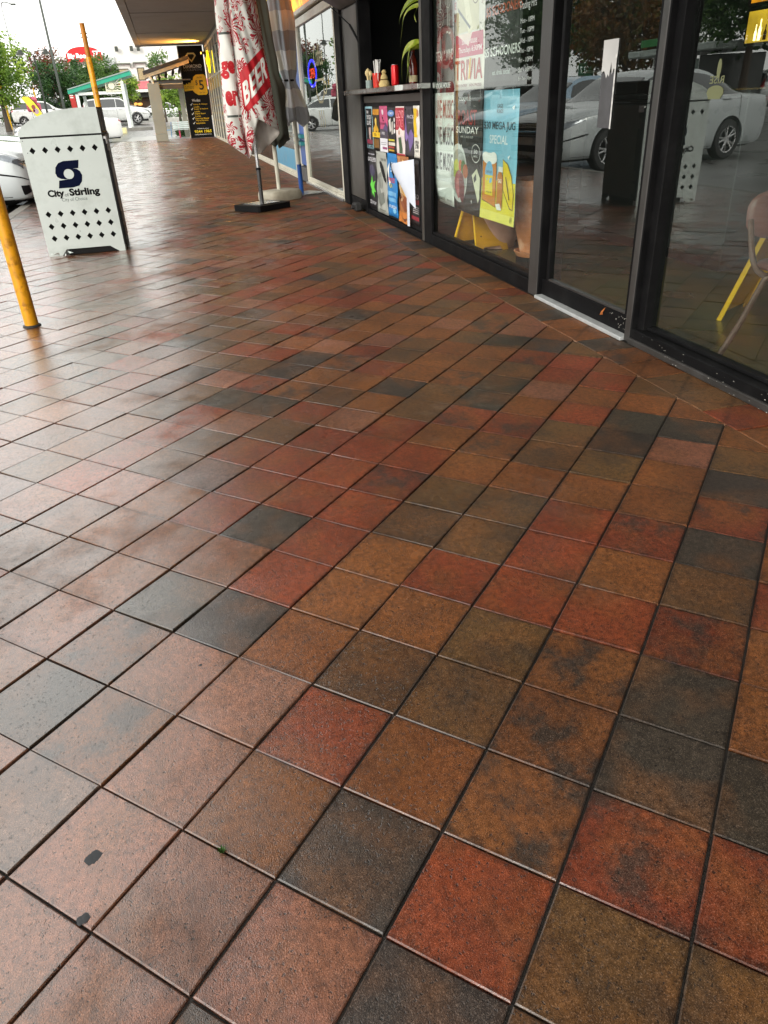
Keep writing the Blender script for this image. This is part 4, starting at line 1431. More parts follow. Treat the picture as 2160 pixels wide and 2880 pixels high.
text('OPEN', facing_street(11.75, -.1, 1.45), 0, 0, .42, .12, mat('red neon', '#ff3a20', .4, emit=3), CF, 0).name = 'neon_lettering'
plate('neon_ring', [ell(0, 0, .33, .17), ell(0, 0, .30, .14)], facing_street(11.75, -.1, 1.45), mat('blue neon', '#3a30ff', .4, emit=3), CF, .01)

# lit yellow key sign and the lamp under the far end of the soffit
lk = thing('lit_key_sign', 'glowing yellow key shaped sign high in the furthest shop window', 'sign', (33.4, .03, 2.3))
fr = facing_street(33.9, .06, 2.3)
keyp = [(0, .28), (.35, .30), (.42, .22), (.5, .3), (.58, .22), (.7, .26), (.78, .12), (1.0, .02), (1.2, .1), (1.25, .35), (1.12, .55), (.86, .58), (.72, .44), (.0, .42)]
plate('sign_face', [[(a, b * 1.3 - .05) for a, b in keyp]], fr, mat('glowing yellow acrylic', '#ffd800', .4, emit=1.6), lk, .05)
box('bracket', M_WHITEF, lk, 33.0, 33.3, .0015, .034, 2.35, 2.6)
la = thing('soffit_lamp', 'warm lamp under the soffit at the corner of the furthest shop', 'lamp', (34.6, .12, 3.3))
box('housing', M_DARK, la, 34.45, 34.75, .01, .2, 2.98, 3.06, .01)
box('lens', mat('amber lamp lens', '#ffae40', .4, emit=5), la, 34.47, 34.73, .2005, .212, 2.99, 3.05, .003)
ll = bpy.data.lights.new('lamp_light', 'SPOT')
ll.energy = 520
ll.color = (1, .45, .08)
ll.shadow_soft_size = .12
ll.spot_size = radians(115)
ll.spot_blend = .8
lo = bpy.data.objects.new('lamp_light', ll)
COL.objects.link(lo)
lo.parent = la
lo.location = (-.1, .2, -.27)
lo.rotation_euler = Vector((.25, -.72, -.65)).to_track_quat('Z', 'Y').to_euler()

# ================================================================== locksmith banner at the end of the walkway
ls = thing('locksmith_sign', 'tall black locksmith sign board with a yellow key, closing the walkway', 'sign', (36.38, .52, 0))
box('board', mat('black sign board', (.006, .006, .006), .5, spec=.15), ls, 36.345, 36.40, .035, 1.03, .01, 3.395, .004)
box('board_edge', mat('pale board edge', '#b9b8ac', .5), ls, 36.344, 36.402, 1.0305, 1.06, .01, 3.395, .003)
fs_ = facing_walk(36.3445, 1.03, 0)
WH = mat('white sign print', '#ecece8', .5)
YE = mat('yellow sign print', '#e0b410', .5)
plate('emblem', [[(.36, 3.14), (.62, 3.14), (.70, 3.04), (.49, 2.80), (.28, 3.04)], [(.40, 3.09), (.58, 3.09), (.63, 3.03), (.49, 2.87), (.35, 3.03)]], fs_, mat('gold emblem', '#d9c27a', .4), ls, .002, .001)
text('DIAMOND', fs_, .49, 2.665, .74, .13, WH, ls, .0015, .01)
text('LOCKSMITHS', fs_, .49, 2.54, .74, .085, mat('grey sign print', '#77777a', .5), ls, .0015)
key = [(.02, 2.02), (.02, 1.77), (.36, 1.80), (.44, 1.70), (.58, 1.62), (.9, 1.62), (.97, 1.68), (.97, 2.3), (.88, 2.37), (.58, 2.36), (.46, 2.28), (.42, 2.16), (.36, 2.16), (.32, 2.06), (.24, 2.09), (.2, 2.02), (.14, 2.06), (.1, 2.0)]
plate('key_print', [key], fs_, YE, ls, .0015, .0008)
BK = mat('black sign print', (.02, .018, .012), .5)
text('CUT KEYS', fs_, .24, 1.9, .38, .1, BK, ls, .0025, .005)
text('$', fs_, .56, 2.06, .1, .2, BK, ls, .0025, .01)
text('5', fs_, .75, 1.98, .2, .36, BK, ls, .0025, .02)
text('FROM', fs_, .70, 2.25, .2, .06, BK, ls, .0025)
text('EACH', fs_, .74, 1.7, .2, .06, BK, ls, .0025)
text('We also:', fs_, .44, 1.43, .34, .1, WH, ls, .0015, .01)
for i, (l1, l2) in enumerate((('Rekey & Change', 'Locks'), ('Repair & Replace', 'Locks'), ('Digital Smart', 'Locks'), ('Restricted Master', 'Keying Systems'), ('Automotive', None))):
    z = 1.275 - i * .175
    wd = {'Rekey & Change': .58, 'Repair & Replace': .58, 'Digital Smart': .46, 'Restricted Master': .58, 'Automotive': .38}[l1]
    text(l1, fs_, .30 + wd / 2, z, wd, .066, YE, ls, .0015, .005)
    if l2:
        w2 = .22 if l2 == 'Locks' else .52
        text(l2, fs_, .31 + w2 / 2, z - .085, w2, .062, YE, ls, .0015, .005)
    plate('tick', [[(.17, z + .01), (.20, z - .04), (.27, z + .05), (.255, z + .06), (.20, z - .005), (.185, z + .02)]], fs_, WH, ls, .001, .0012)
text('info@dlocks.com.au', fs_, .55, .365, .5, .05, WH, ls, .0015)
text('9344 1965', fs_, .54, .255, .72, .115, mat('bright yellow print', '#f0d418', .5), ls, .0015, .02)
text('diamondlocksmiths.com.au', fs_, .53, .145, .72, .045, WH, ls, .0015)

# ================================================================== street furniture on the walkway
# --- litter bin
bn = thing('litter_bin', 'pale grey steel street bin with diamond holes and a navy council logo', 'bin', (7.6, 2.86, 0))
YB0, YB1, XB0, XB1 = 2.535, 3.185, 7.262, 7.96


def dia(y, z, s_=.0245):
    return [(y - s_, z), (y, z - s_ * 1.08), (y + s_, z), (y, z + s_ * 1.08)]


fb = facing_walk(XB0, YB1, 0)            # a runs from the street edge to the walkway edge
A = lambda y: YB1 - y
outl = [(0, 0.0), (.0, .93), (A(YB0), .93), (A(YB0), 0.0), (A(2.585), 0.0), (A(2.66), .052), (A(3.03), .052), (A(3.075), 0.0)]
holes = []
for zr, n_ in ((.839, 6), (.3445, 6), (.246, 6), (.1475, 6)):
    for i in range(n_):
        holes.append(dia(A(3.107 - i * .0992), zr))
pn = plate('front_panel', [outl] + holes, fb, M_STEELW, bn, .004, -.002)
box('liner', M_DARK, bn, XB0 + .03, XB1 - .03, YB0 + .03, YB1 - .03, .055, .92, .004)
box('plinth', M_DARK, bn, XB0 + .012, XB1 - .03, YB0 + .075, YB1 - .17, .0, .056, .004)
plate('back_panel', [outl] + holes, facing_walk(XB1, YB1, 0), M_STEELW, bn, .004, .002)
box('street_side_panel', M_STEELW, bn, XB0 + .0045, XB1 - .005, YB1 - .004, YB1, .06, .93, .002)
# lid: low on the street side, arched up to the open mouth on the walkway side
lidp = [(0, .944), (.0, .975), (.04, 1.02), (.12, 1.066), (.22, 1.101), (.33, 1.124), (.45, 1.135), (.56, 1.137), (A(YB0), 1.136), (A(YB0), .944)]
lm = MB()
lm.prism(lidp, fb, .004)
lm.build('lid_front', M_STEELW, bn)
lm = MB()
lm.prism(lidp, facing_walk(XB1 - .004, YB1, 0), .004)
lm.build('lid_back', M_STEELW, bn)
arc = lidp[1:9]
rows = [[fb(a, b, -.004 - (XB1 - XB0 - .008) * t_) for a, b in arc] for t_ in (0, .5, 1)]
rows2 = [[fb(a, b - .004, -.004 - (XB1 - XB0 - .008) * t_) for a, b in arc] for t_ in (0, .5, 1)]
lm = MB()
lm.loft(rows, False, False)
lm.loft(rows2, False, False)
lm.build('lid_top', M_STEELW, bn, smooth=True, recalc=False)
box('mouth', M_DARK, bn, XB0 + .0045, XB1 - .005, YB0 + .012, YB0 + .05, .95, 1.128, .002)
box('lid_seam', M_DARK, bn, XB0 + .001, XB1 - .001, YB0 + .004, YB1 - .004, .9305, .9435, 0)
M_DOORB = mat('brown grey scuffed steel', '#4d4742', .4, .5, var=.3, vs=6)
box('door', M_DOORB, bn, XB0 + .0045, XB1 - .005, YB0 - .004, YB0, .06, .925, .002)
box('door_frame', M_DARK, bn, XB0 + .0, XB0 + .09, YB0 - .022, YB0 - .0045, .05, .9, .003)
for z in (.72, .24, .12):
    box('hinge', M_DOORB, bn, XB0 + .02, XB0 + .12, YB0 - .034, YB0 - .0225, z, z + .09, .004)
box('door_latch', M_STEEL, bn, XB0 + .01, XB0 + .1, YB0 - .03, YB0 - .0045, .86, .92, .004)
for y in (3.165, 3.148):
    z = .915 if y > 3.15 else .825
    MB().lathe([(.0035, -.001), (.0035, .0015), (.001, .002)], (XB0 - .001, y, z), 8, 'x').build('rivet', M_DARK, bn)
# feet
for y in (2.56, 3.13):
    box('foot', M_STEELW, bn, XB0 + .0045, XB0 + .06, y - .03, y + .03, 0, .055, .003)
S_ = [(2.763, .753), (2.887, .751), (2.931, .737), (2.96, .705), (2.971, .662), (2.962, .631), (2.934, .616), (2.90, .611), (2.86, .611), (2.955, .604), (2.971, .544), (2.856, .544), (2.803, .555), (2.772, .588), (2.761, .636), (2.772, .667), (2.795, .686), (2.83, .690), (2.868, .688), (2.779, .691)]


def smooth_poly(p, idx):
    return p


plate('council_logo', [[(A(y), z) for y, z in S_], ell(A(2.866), .6495, .041, .039)], fb, M_NAVY, bn, .0008, .0012)
text('City', fb, A(3.005), .50, .135, .072, mat('black vinyl', (.006, .006, .006), .6, spec=.05), bn, .001, .045)
text('of', fb, A(2.921), .491, .034, .026, MATS['black vinyl'], bn, .001, 0)
text('Stirling', fb, A(2.772), .50, .25, .076, MATS['black vinyl'], bn, .001, .045)
text('City of Choice', fb, A(2.866), .449, .208, .036, mat('grey green vinyl', '#54605a', .5), bn, .001, 0)
# torn plastic and litter caught under the left foot
lt = MB()
lrg = random.Random(4)
for i in range(14):
    c_ = Vector((lrg.uniform(7.16, 7.32), lrg.uniform(2.98, 3.16), lrg.uniform(.004, .05)))
    p = [c_ + Vector((lrg.uniform(-.03, .03), lrg.uniform(-.035, .035), lrg.uniform(-.004, .03))) for _ in range(3)]
    for q in p:
        q.z = max(q.z, .003)
    lt.add(p, [(0, 1, 2)])
lo_ = lt.build('crumpled_plastic', mat('grey white torn plastic', '#bcc4c0', .25, var=.4, vs=30), recalc=False)
tag(lo_, 'crumpled grey plastic scraps under the street side foot of the bin', 'litter')
lo_['kind'] = 'stuff'

# --- yellow bollard and tall yellow post
bo = thing('bollard', 'yellow painted steel bollard at the left edge in front of the bin', 'bollard', (4.712, 2.963, 0))
MB().lathe([(.0385, 0), (.0385, 1.1), (.034, 1.13), (.001, 1.14)], (4.712, 2.963, 0), 28).build('tube', M_YEL, bo, smooth=True)
MB().lathe([(.0395, 0), (.052, .0), (.05, .008), (.0395, .012)], (4.712, 2.963, 0), 24, caps=False).build('base_seal', M_RUBBER, bo, smooth=True)
yp = thing('sign_post', 'tall yellow steel post standing behind the bin', 'post', (14, 2.99, 0))
MB().lathe([(.044, 0), (.044, 1.85), (.040, 1.86)], (14, 2.99, 0), 20).build('sleeve', M_YEL, yp, smooth=True)
MB().lathe([(.036, 1.86), (.036, 2.28), (.038, 2.28), (.038, 2.30), (.001, 2.305)], (14, 2.985, 0), 20).build('tube', mat('weathered ochre steel', '#a86a0a', .45, var=.3, vs=5), yp, smooth=True)
for z in (2.17, 2.12):
    MB().tube([(14, 2.93, z), (14, 3.04, z)], .007, 8).build('bolt', M_DARK, yp)

# --- red patterned umbrella
UX, UY = 9.5, 1.035


def fabric_flower():
    m = bpy.data.materials.new('white fabric with red flowers')
    t = nodes_of(m)
    out = N(t, 'OutputMaterial')
    b = N(t, 'BsdfPrincipled')
    uv = N(t, 'UVMap')

    def vm(op, a, b_=None):
        k = N(t, 'VectorMath', operation=op)
        t.links.new(a, k.inputs[0])
        if b_ is not None:
            if isinstance(b_, tuple):
                k.inputs[1].default_value = b_
            else:
                t.links.new(b_, k.inputs[1])
        return k

    def ma(op, a, b_=0., c_=0.):
        k = N(t, 'Math', operation=op)
        for i, v in enumerate((a, b_, c_)):
            if isinstance(v, (int, float)):
                k.inputs[i].default_value = v
            else:
                t.links.new(v, k.inputs[i])
        return k.outputs[0]

    def flowers(scale, petals, rad, seed, drop=0.):
        sc = vm('MULTIPLY', uv.outputs[0], (scale, scale, 0)).outputs[0]
        sh_ = vm('ADD', sc, (seed, seed * 1.7, 0)).outputs[0]
        v = N(t, 'TexVoronoi', voronoi_dimensions='2D')
        v.inputs['Scale'].default_value = 1
        v.inputs['Randomness'].default_value = .55
        t.links.new(sh_, v.inputs['Vector'])
        d = vm('SUBTRACT', sh_, v.outputs['Position']).outputs[0]
        sx = N(t, 'SeparateXYZ')
        t.links.new(d, sx.inputs[0])
        ang = ma('ARCTAN2', sx.outputs[1], sx.outputs[0])
        nz = N(t, 'TexNoise')
        nz.inputs['Scale'].default_value = 9
        t.links.new(sh_, nz.inputs['Vector'])
        wob = ma('MULTIPLY', ma('SUBTRACT', nz.outputs[0], .5), 1.6)
        pet = ma('ABSOLUTE', ma('COSINE', ma('ADD', ma('MULTIPLY', ang, petals / 2), wob)))
        dist = v.outputs['Distance']
        edge = ma('MULTIPLY', ma('ADD', ma('MULTIPLY', pet, .62), .38), rad)
        inside = ma('LESS_THAN', dist, edge)
        # veins and streaks in the petals
        st_ = ma('SINE', ma('ADD', ma('MULTIPLY', ang, petals * 2.0), ma('MULTIPLY', dist, 26)))
        st2 = ma('SINE', ma('ADD', ma('MULTIPLY', ang, petals * 1.0), ma('MULTIPLY', wob, 6)))
        strk = ma('GREATER_THAN', ma('ADD', st_, ma('MULTIPLY', st2, .7)), -.25)
        core = ma('LESS_THAN', dist, rad * .16)
        if drop:
            sc_ = N(t, 'SeparateColor')
            t.links.new(v.outputs['Color'], sc_.inputs[0])
            inside = ma('MULTIPLY', inside, ma('GREATER_THAN', sc_.outputs[0], drop))
        return ma('MULTIPLY', inside, ma('SUBTRACT', strk, ma('MULTIPLY', core, .5)))
    f1 = flowers(2.6, 9, .46, 3.3)
    f2 = flowers(5.2, 5, .38, 7.9, .2)
    f3 = flowers(9.5, 3, .34, 1.2, .35)
    mx1 = ma('MAXIMUM', ma('MAXIMUM', f1, f2), ma('MULTIPLY', f3, .8))
    mk = N(t, 'Mix', data_type='RGBA')
    t.links.new(mx1, mk.inputs[0])
    mk.inputs[6].default_value = (*hx('#dcdcd6'), 1)
    mk.inputs[7].default_value = (*hx('#a8182c'), 1)
    t.links.new(mk.outputs[2], b.inputs['Base Color'])
    b.inputs['Roughness'].default_value = .75
    tl = N(t, 'BsdfTranslucent')
    t.links.new(mk.outputs[2], tl.inputs[0])
    ms = N(t, 'MixShader')
    ms.inputs[0].default_value = .18
    t.links.new(b.outputs[0], ms.inputs[1])
    t.links.new(tl.outputs[0], ms.inputs[2])
    t.links.new(ms.outputs[0], out.inputs[0])
    MATS[m.name] = m
    return m


# cross section (lateral a: + to the image right, depth b: + towards the camera, hem height z)
SEC = [(-.318, .00, .76), (-.31, .07, .72), (-.24, .115, .66), (-.165, .105, .60), (-.128, .055, .565), (-.118, .10, .565), (-.10, .15, .60), (-.05, .172, .74), (.00, .180, .86), (.045, .175, .945),
       (.10, .155, .93), (.16, .115, .89), (.235, .06, .845), (.28, .0, .81), (.25, -.05, .76), (.17, -.06, .70), (.12, -.12, .66), (.04, -.10, .60), (-.02, -.15, .585), (-.10, -.10, .60), (-.16, -.14, .65), (-.23, -.09, .70), (-.29, -.07, .74)]
NS = 120
NZ = 34
ZT = 2.62


def umb_scale(z):
    return crv([(1.03,), (1.0,), (.94,), (.87,), (.80,), (.74,), (.60,), (.16,)], max(0, (z - .55) / (ZT - .55)) * 7)[0]


def sec_at(s_):
    n = len(SEC)
    i = int(s_) % n
    f = s_ - int(s_)
    P = [SEC[(i + k) % n] for k in (-1, 0, 1, 2)]
    return crv(P, 1 + f)


def umb_pos(s_, z, off=0.):
    a, b, h_ = sec_at(s_)
    k = umb_scale(z)
    sag = .012 * sin(z * 7 + s_ * 1.3) + .008 * sin(z * 15 + s_ * 2.9)
    return Vector((UX - (b * k + sag + off), UY - a * k - .045 * max(0, 1.0 - z) + .02 * (z - 1), z))


u1 = thing('parasol', 'closed white parasol with red flowers and beer lettering on a black base', 'parasol', (UX, UY, 0))
rows = []
uvs = []
plen = [0]
for i in range(NS):
    p, q = sec_at(i * len(SEC) / NS), sec_at((i + 1) * len(SEC) / NS)
    plen.append(plen[-1] + hypot(p[0] - q[0], p[1] - q[1]))
for j in range(NZ + 1):
    t_ = j / NZ
    row = []
    for i in range(NS + 1):
        s_ = (i % NS) * len(SEC) / NS
        h_ = sec_at(s_)[2]
        z = h_ + (ZT - h_) * t_
        row.append(umb_pos(s_, z))
        uvs.append((plen[i], z))
    rows.append(row)
me = bpy.data.meshes.new('canopy')
I = TM[u1.name].inverted()
fs = [(j * (NS + 1) + i, j * (NS + 1) + i + 1, (j + 1) * (NS + 1) + i + 1, (j + 1) * (NS + 1) + i) for j in range(NZ) for i in range(NS)]
me.from_pydata([tuple(I @ p) for r in rows for p in r], [], fs)
ul = me.uv_layers.new(name='UVMap')
for lp in me.loops:
    ul.data[lp.index].uv = uvs[lp.vertex_index]
cano = finish(me, 'canopy', fabric_flower(), u1, True, 0)
sm = cano.modifiers.new('thickness', 'SOLIDIFY')
sm.thickness = .003
sm.offset = 1
sm.material_offset = 1
me.materials.append(mat('white lining', '#c4c0b8', .8, var=.1))
MB().tube([(UX, UY, .05), (UX, UY, .44)], .024, 18).build('lower_pole', mat('dark steel tube', (.10, .10, .10), .3, .8), u1, smooth=True)
MB().tube([(UX, UY, .44), (UX, UY + .01, 1.2), (UX, UY + .02, 2.75)], .0185, 18).build('pole', M_CHROME, u1, smooth=True)
MB().lathe([(.03, .43), (.03, .45), (.02, .455)], (UX, UY, 0), 18).build('collar', M_DARK, u1, smooth=True)
bs = MB()
bf = frame((UX, UY, 0), (cos(radians(-52)), sin(radians(-52)), 0), (-sin(radians(-52)), cos(radians(-52)), 0))
bs.prism([(-.27, -.2), (-.25, -.22), (.25, -.22), (.27, -.2), (.27, .2), (.25, .22), (-.25, .22), (-.27, .2)], lambda a, b, c=0.: bf(a, b, c + .068), .066)
bs.build('base', M_DARK, u1)
bs = MB()
bs.prism([(-.17, -.14), (.17, -.14), (.17, .14), (-.17, .14)], lambda a, b, c=0.: bf(a, b, c + .076), .0075)
bs.build('base_plate', M_CHROME, u1)


def front_s(a):
    """section parameter of the front panel for a lateral position"""
    lo, hi = 6.0, 13.0
    for _ in range(30):
        m_ = (lo + hi) / 2
        if sec_at(m_)[0] < a:
            lo = m_
        else:
            hi = m_
    return lo


def on_front(a, z, c=0.):
    k = umb_scale(z)
    aa = max(-.108, min(.275, (a + .02 * (z - 1) * 1 - .045 * max(0, 1 - z)) / k))
    return umb_pos(front_s(aa), z, .006 + c)


M_RED = mat('red fabric print', '#b51220', .7, var=.06)
M_WFAB = mat('white fabric print', '#dcdcd6', .75, var=.05)
ban = [(-.102, 1.07), (-.06, 1.03), (.245, 1.27), (.245, 1.63), (.21, 1.65), (-.10, 1.41)]
v, f = fill_mesh([ban])
mapped([p for p in v], f, lambda x, y, z: on_front(x, y, .001), .025, 'red_band', M_RED, u1)
for (l, a, z) in (('B', -.045, 1.225), ('E', .035, 1.30), ('E', .11, 1.37), ('R', .185, 1.44)):
    vs2, fs2 = text_mesh(l, .035)
    rt = radians(14)
    mapped([(a + x * .068 + y * .03 * 0, z + y * .225 + x * .06, 0) for x, y in vs2], fs2, lambda x, y, z_: on_front(x, y, .0035), .02, 'lettering', M_WFAB, u1)


def on_left(a, z, c=0.):
    lo, hi = .0, 4.0
    k = umb_scale(z)
    aa = a / k
    for _ in range(30):
        m_ = (lo + hi) / 2
        if sec_at(m_)[0] < aa:
            lo = m_
        else:
            hi = m_
    return umb_pos(lo, z, .006 + c)


v, f = fill_mesh([rct(-.285, .98, -.125, 1.78)])
mapped(v, f, lambda x, y, z: on_left(x, y, 0), .03, 'white_band', M_WFAB, u1)
for z in (1.765, .985):
    v, f = fill_mesh([rct(-.285, z, -.125, z + .022)])
    mapped(v, f, lambda x, y, z_: on_left(x, y, .001), .03, 'stripe', mat('grey fabric print', '#4d5550', .7), u1)
for l, z, h_ in (('ge', 1.44, .17), ('er', 1.17, .15)):
    vs2, fs2 = text_mesh(l, .05)
    mapped([(-.2 + x * .15, z + y * h_, 0) for x, y in vs2], fs2, lambda x, y, z_: on_left(x, y, .0015), .02, 'lettering', M_RED, u1)


def closed_parasol(o, label, cx, cy, prof, folds, fm, lean=(0, 0), hemv=.05, seed=1, name='parasol'):
    r = random.Random(seed)
    t = thing('parasol', label, 'parasol', (cx, cy, 0))
    n = 96
    ph = [r.uniform(0, 6.28) for _ in range(6)]
    rows, uvs = [], []
    zmin, zmax = prof[0][0], prof[-1][0]
    for j in range(41):
        tt = j / 40
        row = []
        for i in range(n + 1):
            th = 2 * pi * (i % n) / n
            hem = zmin + hemv * (sin(folds * th + ph[0]) * .6 + sin(2 * th + ph[1]) * .6)
            z = hem + (zmax - hem) * tt
            # radius by height
            rr = prof[-1][1]
            for a, b in zip(prof[:-1], prof[1:]):
                if z <= b[0]:
                    q = max(0, min(1, (z - a[0]) / (b[0] - a[0])))
                    q = q * q * (3 - 2 * q)
                    rr = a[1] + (b[1] - a[1]) * q
                    break
            fo = 1 + .20 * sin(folds * th + ph[2] + .6 * sin(z * 2.1)) + .09 * sin((folds * 2 + 1) * th + ph[3] + z * 1.7) + .05 * sin(z * 9 + ph[4] + 3 * th)
            row.append(Vector((cx + lean[0] * (z - zmin) + rr * fo * cos(th), cy + lean[1] * (z - zmin) + rr * fo * sin(th) * 1.05, z)))
            uvs.append((th * .12 + .02 * sin(z * 5), z + .008 * sin(folds * th + ph[2])))
        rows.append(row)
    me = bpy.data.meshes.new('canopy')
    I = TM[t.name].inverted()
    me.from_pydata([tuple(I @ p) for q in rows for p in q], [], [(j * (n + 1) + i, j * (n + 1) + i + 1, (j + 1) * (n + 1) + i + 1, (j + 1) * (n + 1) + i) for j in range(40) for i in range(n)])
    ul = me.uv_layers.new(name='UVMap')
    for lp in me.loops:
        ul.data[lp.index].uv = uvs[lp.vertex_index]
    c_ = finish(me, 'canopy', fm, t, True, 0)
    s_ = c_.modifiers.new('thickness', 'SOLIDIFY')
    s_.thickness = .003
    return t


def check_fabric(name, cols, band, colw):
    m = bpy.data.materials.new(name)
    t = nodes_of(m)
    out = N(t, 'OutputMaterial')
    b = N(t, 'BsdfPrincipled')
    t.links.new(b.outputs[0], out.inputs[0])
    b.inputs['Roughness'].default_value = .8
    uv = N(t, 'UVMap')
    sx = N(t, 'SeparateXYZ')
    t.links.new(uv.outputs[0], sx.inputs[0])

    def ma(op, a, b_):
        k = N(t, 'Math', operation=op)
        for i, v in enumerate((a, b_)):
            if isinstance(v, (int, float)):
                k.inputs[i].default_value = v
            else:
                t.links.new(v, k.inputs[i])
        return k.outputs[0]
    vb = ma('GREATER_THAN', ma('FRACT', ma('DIVIDE', sx.outputs[1], band), 0), .5)
    ub = ma('GREATER_THAN', ma('FRACT', ma('DIVIDE', sx.outputs[0], colw), 0), .5)

    def mixc(f, a, b_):
        k = N(t, 'Mix', data_type='RGBA')
        t.links.new(f, k.inputs[0])
        for i, v in ((6, a), (7, b_)):
            if isinstance(v, str):
                k.inputs[i].default_value = (*hx(v), 1)
            else:
                t.links.new(v, k.inputs[i])
        return k.outputs[2]
    c_ = mixc(vb, mixc(ub, cols[0], cols[1]), mixc(ub, cols[2], cols[3]))
    no = N(t, 'TexNoise')
    no.inputs['Scale'].default_value = 5
    no.inputs['Detail'].default_value = 6
    mm = N(t, 'Mix', data_type='RGBA', blend_type='MULTIPLY')
    mm.inputs[0].default_value = .5
    t.links.new(c_, mm.inputs[6])
    rp = N(t, 'MapRange')
    rp.inputs[3].default_value = .55
    rp.inputs[4].default_value = 1.3
    t.links.new(no.outputs[0], rp.inputs[0])
    t.links.new(rp.outputs[0], mm.inputs[7])
    t.links.new(mm.outputs[2], b.inputs['Base Color'])
    MATS[name] = m
    return m


u3 = closed_parasol(None, 'closed grey and cream checked parasol tied with a cord on a blue and white pole', 10.9, .345,
                    [(.88, .175), (1.02, .165), (1.2, .115), (1.355, .072), (1.5, .10), (1.75, .125), (2.0, .14), (2.25, .12), (2.5, .06), (2.62, .02)], 6,
                    check_fabric('grey checked fabric', ('#a2a6aa', '#aeb1b4', '#d6d7d6', '#d4d2c4'), .42, .3), (0, .035), .05, 3)
MB().lathe([(.076, 1.343), (.086, 1.355), (.076, 1.367)], (10.9, .362, 0), 24, caps=False).build('cord', M_DARK, u3, smooth=True)
MB().tube([(10.9, .335, .37), (10.9, .345, 1.3), (10.9, .39, 2.66)], .027, 16).build('pole', mat('cream white tube', '#c4c2b2', .4), u3, smooth=True)
MB().tube([(10.9, .330, .01), (10.9, .335, .37)], .031, 16).build('lower_pole', M_BLUE, u3, smooth=True)
MB().tube([(10.94, .33, .26), (11.0, .34, .26)], .009, 8).build('clamp', M_CHROME, u3, smooth=True)
bs = MB()
bf3 = frame((10.85, .315, 0), (cos(radians(-62)), sin(radians(-62)), 0), (-sin(radians(-62)), cos(radians(-62)), 0))
bs.prism([(-.25, -.19), (.25, -.19), (.25, .19), (-.25, .19)], lambda a, b, c=0.: bf3(a, b, c + .014), .012)
bs.build('base', M_STEEL, u3)
u2 = closed_parasol(None, 'closed drab green parasol half hidden behind the flowered one', 10.42, .70,
                    [(.68, .17), (.85, .175), (1.05, .185), (1.25, .20), (1.45, .15), (1.75, .13), (2.0, .125), (2.3, .1), (2.55, .05), (2.62, .02)], 5,
                    mat('drab green grey fabric', '#4d5046', .85, var=.25, vs=4), (0, .03), .07, 8)
MB().tube([(10.42, .70, .03), (10.42, .71, 1.3), (10.42, .76, 2.65)], .026, 16).build('pole', MATS['cream white tube'], u2, smooth=True)
blk = MB()
rows = []
rr_ = random.Random(6)
base_outline = [(.26 * cos(a) * (abs(cos(a)) ** 6 + abs(sin(a)) ** 6) ** (-1 / 6), .19 * sin(a) * (abs(cos(a)) ** 6 + abs(sin(a)) ** 6) ** (-1 / 6)) for a in [2 * pi * i / 40 for i in range(40)]]
bf2 = frame((10.38, .70, 0), (cos(radians(-58)), sin(radians(-58)), 0), (-sin(radians(-58)), cos(radians(-58)), 0))
for s_, z in ((.97, .0), (1.0, .02), (1.0, .08), (.95, .11), (.88, .118), (.3, .122)):
    rows.append([bf2(a * s_ + rr_.uniform(-.003, .003), b * s_ + rr_.uniform(-.003, .003), z) for a, b in base_outline])
blk.loft(rows, True, True)
blk.build('base', M_CONC, u2, smooth=True, angle=50)

# ================================================================== cars
def car_surface(ST):
    rings = []
    for (x, zb, w_, zs, wr, zr) in ST:
        zm = zb + (zs - zb) * .45
        rings.append([(x, 0, zb), (x, w_ * .80, zb), (x, w_ * .955, zb + .07), (x, w_, zm), (x, w_ * .985, zs - .07), (x, w_ * .945, zs), (x, wr, zr - .055), (x, wr * .82, zr - .008), (x, 0, zr + .012)])
    cols = list(zip(*rings))

    def S(u, v):
        i = max(0, min(7, int(v)))
        f = v - i
        idx = [max(0, min(8, i + k)) for k in (-1, 0, 1, 2)]
        pts = [crv(cols[j], u) for j in idx]
        return crv(pts, 1 + f)
    return S


def patch(S, u0, u1, v0, v1, side, off, nu=8, nv=5, skew=None):
    """piece of the car's skin lifted off by off, cut to a rectangle (u,v), optionally skewed ends"""
    P = []
    for i in range(nu + 1):
        row = []
        for j in range(nv + 1):
            t_ = j / nv
            a, b = u0, u1
            if skew:
                a = u0 + skew[0] * t_
                b = u1 + skew[1] * t_
            u = a + (b - a) * i / nu
            v = v0 + (v1 - v0) * t_
            e = .02
            p = Vector(S(u, v))
            du = Vector(S(u + e, v)) - Vector(S(u - e, v))
            dv = Vector(S(u, min(8, v + e))) - Vector(S(u, max(0, v - e)))
            n = du.cross(dv)
            if n.length > 1e-9:
                n.normalize()
            if n.dot(p - Vector((p.x, 0, .6))) < 0:
                n = -n
            p = p + n * off
            row.append((p.x, p.y * side, p.z))
        P.append(row)
    return P


M_TYRE = mat('tyre rubber', (.016, .016, .016), .7, var=.2)
M_RIM = mat('alloy wheel', (.58, .58, .58), .28, .9, var=.08)
M_CGLASS = mat('tinted car glass', (.012, .016, .016), .06, var=.1, spec=.7, coat=1.)
M_HLAMP = mat('clear headlamp', (.16, .18, .2), .08, .6, var=.3, vs=20, coat=1.)
M_TLAMP = mat('red tail lamp', (.32, .012, .012), .15, var=.2, coat=1.)
M_PLATE = mat('number plate', (.6, .6, .55), .5)
BODYC = {}


